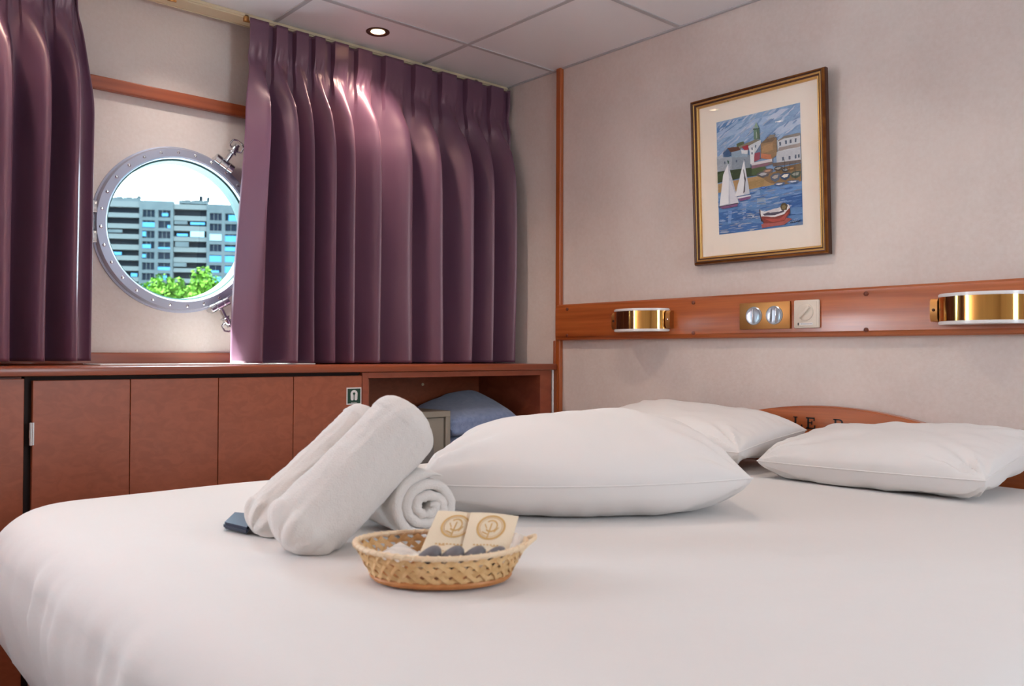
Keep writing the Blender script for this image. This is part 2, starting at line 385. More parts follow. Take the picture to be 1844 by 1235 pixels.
# ------------------------------------------------------------------ ceiling downlights in view and over the room
for i, (x, y, e, c) in enumerate(SPOTS):
    t = thing('recessed_downlight', (x, y, ZC), ('lit round recessed downlight above the right half of the purple curtains' if i == 0 else 'lit round recessed ceiling downlight ' + SPOTN[i]), 'ceiling light')
    bm = BM(); lathe(bm, (x, y, ZC), (0, 0, -1), [(.040, 0), (.040, .002), (.037, .004), (.026, .002), (.024, -.004), (.024, 0)], 36, cap=False); fix(bm); obj('trim_ring', bm, BROWNF, t)
    bm = BM(); lathe(bm, (x, y, ZC), (0, 0, -1), [(.023, .0005), (.015, .0025), (.0001, .0035)], 24); fix(bm); obj('lamp', bm, BULB, t)

# ------------------------------------------------------------------ curtain track
t = thing('curtain_track', (1.15, 2.585, ZC), 'cream curtain track fixed under the ceiling above the porthole', 'curtain track')
bm = BM(); box(bm, -1.0, XR - .005, 2.597, 2.66, ZC - .014, ZC - .0005, .002); obj('rail', bm, IVORY, t, smooth=False)
bm = BM(); box(bm, -1.0, XR - .005, 2.592, 2.5965, ZC - .010, ZC - .0005, .001); box(bm, -1.0, XR - .005, 2.6605, 2.665, ZC - .016, ZC - .0005, .001); obj('runner_channel', bm, IVORY, t, smooth=False)
for x in (.915, 1.155, 2.11):
    bm = BM(); box(bm, x - .008, x + .008, 2.592, 2.604, ZC - .026, ZC - .003, .002); box(bm, x - .003, x + .016, 2.590, 2.596, ZC - .028, ZC - .022, .001); obj('glider', bm, BRASSB, t)

# ------------------------------------------------------------------ curtains
def curtain(name, label, rt, rb, xl0, xl1, xr0, xr1, z0, z1, seed):
    """rt / rb: x of the fold crests at head and hem; each crest drops off sharply on its right"""
    n = len(rt); bm = BM()
    NU, NV = n * 26, 110
    def P(s, t):      # s along cloth 0..1 ; t 0 top .. 1 bottom
        u = s * (n) - .55
        k = sm((t - .02) / .35)
        X_top = interp(list(range(n)), rt, u); X_bot = interp(list(range(n)), rb, u)
        if u > n - 1: X_top = rt[-1] + (u-n+1) * (xr0 - rt[-1]) / .45; X_bot = rb[-1] + (u-n+1) * (xr1 - rb[-1]) / .45
        if u < 0: X_top = rt[0] + u * (rt[0] - xl0) / .55; X_bot = rb[0] + u * (rb[0] - xl1) / .55
        if u < .3: k = k + (sm((t - .1) / .9) - k) * sm((.3 - u) / .5)
        x = X_top * (1 - k) + X_bot * k
        ph = u - math.floor(u)
        i = math.floor(u) + seed
        # crest at ph 0/1 : slow rise before it, fast drop behind it
        pk = .66 + .34 * sm((t - .06) / .22); q = (ph - pk) % 1.0
        w1 = .20 + .05 * nz(u * .6, 3) + .16 * (1 - sm((t - .06) / .28))
        if q < w1: h = (1 - sm(q / w1)) ** 1.15
        else: h = sm((q - w1) / (1 - w1)) ** 1.1
        head = 1 - sm(min(1, max(0, (ph - .04) / .05))) if ph < .5 else 1
        if .42 < ph < .5: head = sm((ph - .42) / .03)
        kk = sm((t - .085) / .16)
        pinch = math.exp(-((t - .11) / .03) ** 2)
        A = (.05 + .05 * sm((t - .08) / .28)) * (1 + .25 * nz(u * .7, t * .7, seed))
        yy = (.024 * head) * (1 - kk) + A * h * kk * (1 - .25 * (1 - sm(t * 2.2)))
        yy *= 1 - .45 * pinch
        x += .007 * nz(u * .6, t * 1.6, seed) * kk
        yy += .006 * nz(u * 2.0, t * 2.2, seed + 3) * kk + .004 * nz(u * 9, t * 30) * pinch
        z = z0 + (z1 - z0) * t
        y = 2.585 - yy
        return Vector((x, y, z))
    gridmesh(bm, P, NU, NV)
    t = obj(name, bm, SATIN, loc=(0, 0, 0))
    m = t.modifiers.new('thick', 'SOLIDIFY'); m.thickness = .0016; m.offset = 0
    for p in t.data.polygons: p.use_smooth = True
    tag(t, label, 'curtain', 'purple satin curtains')
    return t
rt = [1.215, 1.281, 1.357, 1.419, 1.509, 1.604, 1.738, 1.865, 1.983, 2.111, 2.224]
rb = [1.165, 1.285, 1.356, 1.422, 1.497, 1.601, 1.739, 1.863, 2.001, 2.106, 2.221]
curtain('curtain', 'wide purple satin curtain with pinch pleats covering the right of the porthole', rt, rb, 1.152, 1.095, 2.262, 2.264, 2.072, .968, 0)
curtain('curtain', 'narrower purple satin curtain hanging left of the porthole', [.05, .16, .27, .375, .47, .561, .632], [.03, .15, .26, .373, .475, .561, .636], 0.0, -.02, .645, .695, 2.072, .976, 20)
t = thing('tieback_hook', (XR, 2.553, 1.337), 'small dark metal curtain hook on the wall right of the purple curtain', 'hook')
bm = BM(); lathe(bm, (XR, 2.553, 1.337), (-1, 0, 0), [(.010, 0), (.009, .003), (.004, .004), (.004, .02)], 14); obj('rose', bm, CHROME, t)
bm = BM(); tube(bm, [(XR - .02, 2.553 + .012 * math.sin(a), 1.337 + .012 * math.cos(a)) for a in [k * PI / 8 for k in range(13)]], .003, 8); obj('hook', bm, BRASSB, t)

# ------------------------------------------------------------------ built-in cabinets under the porthole
FY = 2.297
for nm, a, b, lab in (('storage_cabinet', -1.2, .473, 'end cabinet with burl laminate panel at the far left of the row'),):
    t = thing(nm, ((a+b)/2, 2.5, 0), lab, 'cabinet')
    bm = BM(); box(bm, a, b - .002, 2.32, 2.69, .05, .94); obj('body', bm, LAM, t, smooth=False)
    bm = BM(); box(bm, a, b, FY, FY + .018, .06, .936, .0015); obj('door', bm, BURL, t, smooth=False)
doors = [(.491, .716), (.7175, .950), (.9515, 1.177), (1.1785, 1.412)]
t = thing('storage_cabinet', (.95, 2.5, 0), 'long cabinet with four burl laminate doors below the porthole', 'cabinet')
bm = BM(); box(bm, .476, 1.415, 2.322, 2.69, .05, .936); box(bm, .476, 1.415, 2.312, 2.322, .936, .941); obj('body', bm, DARK, t, smooth=False)
bm = BM(); box(bm, 1.4135, 1.434, FY, 2.32, .05, .94, .001); obj('side_panel', bm, LAM, t, smooth=False)
for i, (a, b) in enumerate(doors):
    bm = BM(); box(bm, a, b, FY, FY + .018, .06, .931, .0015); d = obj('door', bm, BURL, t, smooth=False)
    if i == 0:
        bm = BM(); cyl(bm, (.4875, FY - .002, .775), (.4875, FY - .002, .83), .004, 10); box(bm, .4885, .4945, FY - .003, FY + .002, .775, .83); cyl(bm, (.4875, FY - .002, .793), (.4875, FY - .002, .812), .0046, 10); obj('hinge', bm, CHROME, d)
t = thing('cabinet_top', (.5, 2.5, .95), 'long red-brown wooden shelf top running below the purple curtains', 'shelf')
bm = BM(); box(bm, -1.25, 2.262, 2.283, YB - .001, .9415, .9638, .004); obj('board', bm, WOODX, t)
bm = BM(); box(bm, .70, 1.36, 2.50, 2.672, .9639, .9675, .001); tag(obj('sill_strip', bm, WHITEP, loc=(1, 2.63, .964)), 'thin white strip lying on the shelf top below the porthole', 'strip')
t = thing('open_cabinet', (1.84, 2.5, 0), 'open cabinet niche holding the safe and blue blankets', 'cabinet')
bm = BM(); box(bm, 1.434, 2.243, 2.66, 2.69, .05, .94); obj('back_panel', bm, BURL, t, smooth=False)
bm = BM(); box(bm, 1.436, 1.452, 2.32, 2.66, .05, .925); obj('side_panel', bm, BURL, t, smooth=False)
bm = BM(); box(bm, 2.185, 2.243, FY, 2.66, .05, .925, .001); obj('side_panel', bm, LAM, t, smooth=False)
bm = BM(); box(bm, 1.4345, 2.243, FY, 2.32, .922, .9405, .001); obj('header_strip', bm, LAM, t, smooth=False)
bm = BM(); box(bm, 1.434, 2.243, 2.305, 2.66, .56, .585, .001); obj('shelf', bm, LAM, t, smooth=False)
bm = BM(); box(bm, 1.434, 2.243, FY, FY + .018, .06, .555, .001); obj('door', bm, BURL, t, smooth=False)
bm = BM(); lathe(bm, (1.905, 2.66, .882), (0, -1, 0), [(.006, 0), (.0055, .002), (.003, .002), (.0001, .001)], 14); obj('screw_cap', bm, IVORY, t)
bm = BM(); cyl(bm, (2.253, 2.3, 0.0), (2.253, 2.3, .9405), .0048, 10); tag(obj('conduit', bm, WHITEP, loc=(2.253, 2.3, 0)), 'thin white vertical pipe beside the right end of the open cabinet', 'pipe')
bm = BM(); box(bm, 2.259, 2.2635, 2.283, 2.31, 0.0, .9405); struct('trim_6', bm, WOODV)
# life-jacket sign
t = thing('safety_sign', (1.381, FY, .868), 'small green life jacket sign on the cabinet door beside the open niche', 'sign')
bm = BM(); box(bm, 1.356, 1.409, FY - .0012, FY - .0002, .841, .894); obj('backing', bm, WHITEP, t, smooth=False)
bm = BM(); box(bm, 1.3595, 1.4055, FY - .0016, FY - .0010, .8445, .8905); obj('panel', bm, GREEN, t, smooth=False)
cx, cz, y = 1.3825, .8745, FY - .0018
bm = BM()
outer = [(cx + .0125*math.cos(a), y, cz + .0115*math.sin(a)) for a in [k*PI/16 for k in range(17)]]
inner = [(cx + .0045*math.cos(a), y, cz + .0045*math.sin(a)) for a in [k*PI/16 for k in range(17)]]
for k in range(16): ngon(bm, [outer[k], outer[k+1], inner[k+1], inner[k]])
for s in (-1, 1):
    pts = [(cx + s*.0125, y, cz), (cx + s*.0118, y, cz - .017), (cx + s*.009, y, cz - .0205), (cx + s*.004, y, cz - .0205), (cx + s*.0016, y, cz - .018), (cx + s*.0016, y, cz - .005), (cx + s*.0045, y, cz)]
    ngon(bm, pts if s < 0 else pts[::-1])
for k in range(10): ngon(bm, [(cx - .011 + k*.0022, y, .8455), (cx - .0096 + k*.0022, y, .8455), (cx - .0096 + k*.0022, y, .8475), (cx - .011 + k*.0022, y, .8475)])
obj('symbol', bm, WHITEP, t, smooth=False)
# safe
t = thing('safe', (1.62, 2.33, .585), 'small beige-grey metal safe inside the open cabinet niche', 'safe')
bm = BM(); box(bm, 1.455, 1.788, 2.345, 2.62, .586, .803, .002)
for a in ((1.455, 1.788, .783, .803), (1.455, 1.788, .586, .606), (1.455, 1.475, .606, .783), (1.768, 1.788, .606, .783)): box(bm, a[0], a[1], 2.33, 2.346, a[2], a[3], .0015)
obj('body', bm, SAFEM, t, smooth=False)
bm = BM(); box(bm, 1.478, 1.765, 2.337, 2.35, .609, .780, .002); obj('door', bm, SAFEM, t, smooth=False)
bm = BM(); box(bm, 1.62, 1.716, 2.327, 2.338, .625, .725, .003); cyl(bm, (1.700, 2.328, .703), (1.700, 2.321, .703), .005, 12); obj('keypad', bm, SAFEK, t, smooth=False)
# folded blankets
def blanket(label, x0, x1, y0, y1, zb0, zb1, zt0, zt1, seed, drop=0):
    """slab with rounded fold at the front; z rises from front to back"""
    bm = BM(); NU, NV = 60, 56
    def P(s, t):
        x = x0 + (x1 - x0) * s
        a = t * 2 * PI
        c, sn = math.cos(a), math.sin(a)
        e = .35
        cy = math.copysign(abs(c) ** e, c); cz_ = math.copysign(abs(sn) ** .55, sn)
        ex = 1 - abs(2*s - 1) ** 14
        yy = (y0 + y1)/2 - cy * (y1 - y0)/2 * (1 - .06 * (1 - ex))
        f = (yy - y0) / (y1 - y0)
        zb = zb0 + (zb1 - zb0) * f; zt = zt0 + (zt1 - zt0) * f
        zt -= drop * (1 - s) ** 1.5 * f + .02 * max(0, (s - .72) / .28) ** 2 + .012 * max(0, (.2 - s)/.2)
        zm = (zb + zt)/2; hh = (zt - zb)/2
        z = zm + cz_ * hh * (ex ** .5 * .85 + .15)
        g = .010 * nz(x*7 + seed, yy*9) + .004 * nz(x*25, z*30 + seed)
        lay = .003 * math.cos((z - zb) / max(.01, zt - zb) * 4 * PI) * (1 if cz_ < .95 else 0) * (1 if c > .5 else 0)
        return Vector((x + .006*nz(z*20, seed), yy + g*.6 + lay, max(z + g*.5, zb0 + .001 if cz_ < 0 else 0)))
    V = [[bm.verts.new(P(i/NU, j/NV)) for j in range(NV)] for i in range(NU+1)]
    for i in range(NU):
        for j in range(NV): bm.faces.new((V[i][j], V[i+1][j], V[i+1][(j+1) % NV], V[i][(j+1) % NV]))
    bm.faces.new(V[0]); bm.faces.new(V[-1][::-1]); fix(bm)
    o = obj('folded_blanket', bm, BLUET, loc=((x0+x1)/2, y0, zb0)); tag(o, label, 'blanket', 'blue blankets in the open cabinet'); return o
blanket('grey-blue folded blanket at the bottom of the stack right of the safe', 1.80, 2.15, 2.34, 2.62, .587, .60, .692, .735, 3)
blanket('grey-blue folded blanket on top of the stack in the open niche', 1.80, 2.135, 2.34, 2.62, .700, .745, .790, .882, 9, drop=.085)

# ------------------------------------------------------------------ brass wall lamps
def sconce(cy, bside, label):
    t = thing('wall_lamp', (XB, cy, 1.115), label, 'wall lamp')
    W, Dp = .110, .088
    def half(r, n=40, w=W, d=Dp): return [(XB - d * r * math.cos(a), cy + w * r * math.sin(a)) for a in [-PI/2 + PI*k/n for k in range(n+1)]]
    def shell(z0, z1, ro, ri):
        bm = BM(); A = half(ro); B = half(ri); n = len(A)
        Q = [[bm.verts.new((p[0], p[1], z)) for p in A] for z in (z0, z1)] + [[bm.verts.new((p[0], p[1], z)) for p in B] for z in (z1, z0)]
        for k in range(4):
            for i in range(n-1): bm.faces.new((Q[k][i], Q[k][i+1], Q[(k+1) % 4][i+1], Q[(k+1) % 4][i]))
        for e in (0, n-1): bm.faces.new([Q[k][e] for k in range(4)])
        return fix(bm)
    obj('reflector', shell(1.0865, 1.1465, .985, .95), BRASS, t)
    for z0, z1 in ((1.078, 1.0868), (1.1462, 1.155)):
        bm = BM(); tmp = half(1.0); extrude_poly(bm, [(x, y, z0) for x, y in tmp], (0, 0, z1 - z0)); fix(bm)
        bmesh.ops.bevel(bm, geom=[e for e in bm.edges if abs(e.verts[0].co.z - e.verts[1].co.z) < 1e-6], offset=.0018, segments=2, affect='EDGES')
        obj('rim', bm, WHITEP, t)
    for s in (-1, 1):
        yy = cy + s * (W + .008)
        bm = BM()
        prof = [(0, 1.088), (-.016, 1.088), (-.022, 1.096), (-.022, 1.138), (-.016, 1.146), (0, 1.146)]
        extrude_poly(bm, [(XB + x, yy - .009, z) for x, z in prof], (0, .018, 0)); fix(bm)
        b = obj('bracket', bm, BRASSB, t)
        bm = BM(); lathe(bm, (XB - .0218, yy, 1.117), (-1, 0, 0), [(.0042, 0), (.0038, .002), (.0001, .003)], 12); obj('screw', bm, BROWNF if s > 0 else CHROME, b)
sconce(1.855, 1, 'half-round polished brass wall lamp on the wooden rail near the corner')
sconce(.774, -1, 'half-round polished brass wall lamp on the rail at the right edge of the photo')
# switches
t = thing('switch_plate', (XB, 1.3875, 1.119), 'brushed brass double switch plate with two round silver knobs', 'light switch')
bm = BM(); box(bm, XB - .007, XB, 1.302, 1.473, 1.0785, 1.159, .0015); obj('plate', bm, BRASSB, t)
for yc, rid in ((1.422, (0,)), (1.353, (-.009, .010))):
    bm = BM(); lathe(bm, (XB - .0068, yc, 1.119), (-1, 0, 0), [(.028, 0), (.0275, .003), (.025, .0045), (.022, .0035), (.012, .0030), (.0001, .003)], 40); k = obj('switch_knob', bm, mat('pearl_silver', (188, 196, 204), .25, .7) if 'pearl_silver' not in bpy.data.materials else bpy.data.materials['pearl_silver'], t)
    for dy in rid:
        bm = BM(); box(bm, XB - .0155, XB - .0085, yc + dy - .0022, yc + dy + .0022, 1.098, 1.140, .0018); obj('rocker', bm, CHROME, k)
t = thing('dimmer_switch', (XB, 1.2495, 1.119), 'square cream dimmer switch with round knob beside the brass switch plate', 'dimmer')
bm = BM(); box(bm, XB - .010, XB, 1.2105, 1.289, 1.0785, 1.160, .004); box(bm, XB - .0115, XB - .009, 1.2165, 1.283, 1.084, 1.1545, .001); obj('plate', bm, CREAMP, t)
bm = BM(); c = Vector((XB - .0112, 1.2505, 1.1245))
lathe(bm, c, (-1, 0, 0), [(.0245, 0), (.0240, .004), (.021, .006), (.0001, .006)], 40); k = obj('dial', bm, CREAMP, t)
bm = BM(); M = Matrix.Translation(c) @ Matrix.Rotation(math.radians(-42), 4, 'X'); 
box(bm, -.014, -.005, -.023, .023, -.0045, .0045, .003, M=M); obj('grip', bm, CREAMP, k)
bm = BM(); box(bm, XB - .0122, XB - .011, 1.228, 1.268, 1.0875, 1.094, .0003); obj('label_strip', bm, WHITEP, t, smooth=False)
bm = BM(); box(bm, XB - .0124, XB - .011, 1.272, 1.2745, 1.0865, 1.0945)
for k in range(9): box(bm, XB - .01245, XB - .012, 1.2635 - .0037*k - .0026, 1.2635 - .0037*k, 1.0900, 1.0913)
obj('marking', bm, BLACK, t, smooth=False)

# ------------------------------------------------------------------ framed harbour picture
PY0, PY1, PZ0, PZ1 = 1.650, 1.188, 1.289, 1.817      # left, right, bottom, top
def pf(y, z, d): return Vector((XR - .006 - .024 * (z - PZ0) / (PZ1 - PZ0) - d, y, z))
t = thing('framed_picture', (XR - .01, 1.42, 1.289), 'gilt-framed harbour painting with sailboats on the wallpapered wall', 'picture')
def frame_ring(bm, prof, mi=0):
    rings = []
    for ins, h in prof:
        rings.append([bm.verts.new(pf(y, z, h)) for y, z in ((PY0 - ins, PZ0 + ins), (PY1 + ins, PZ0 + ins), (PY1 + ins, PZ1 - ins), (PY0 - ins, PZ1 - ins))])
    for i in range(len(rings) - 1):
        for k in range(4): f = bm.faces.new((rings[i][k], rings[i][(k+1) % 4], rings[i+1][(k+1) % 4], rings[i+1][k])); f.material_index = mi
bm = BM(); frame_ring(bm, [(0, 0), (0, .014), (.0015, .017)], 1); frame_ring(bm, [(.0015, .017), (.003, .0215), (.0075, .024)], 0)
frame_ring(bm, [(.0075, .024), (.0095, .0215), (.0115, .0215)], 1); frame_ring(bm, [(.0115, .0215), (.014, .0225), (.0165, .0205)], 2); frame_ring(bm, [(.0165, .0205), (.018, .017), (.021, .016)], 1)
frame_ring(bm, [(.021, .016), (.0235, .0165), (.026, .014), (.026, .004)], 2); fix(bm)
obj('frame', bm, [GOLDF, BROWNF, GOLDL], t, smooth=False)
bm = BM(); f = .02
vs = [pf(PY0 - f, PZ0 + f, .006), pf(PY1 + f, PZ0 + f, .006), pf(PY1 + f, PZ1 - f, .006), pf(PY0 - f, PZ1 - f, .006)]
extrude_poly(bm, vs, (.005, 0, 0)); fix(bm)
obj('mat_board', bm, mat('mat_board', (248, 237, 226), .8), t, smooth=False)
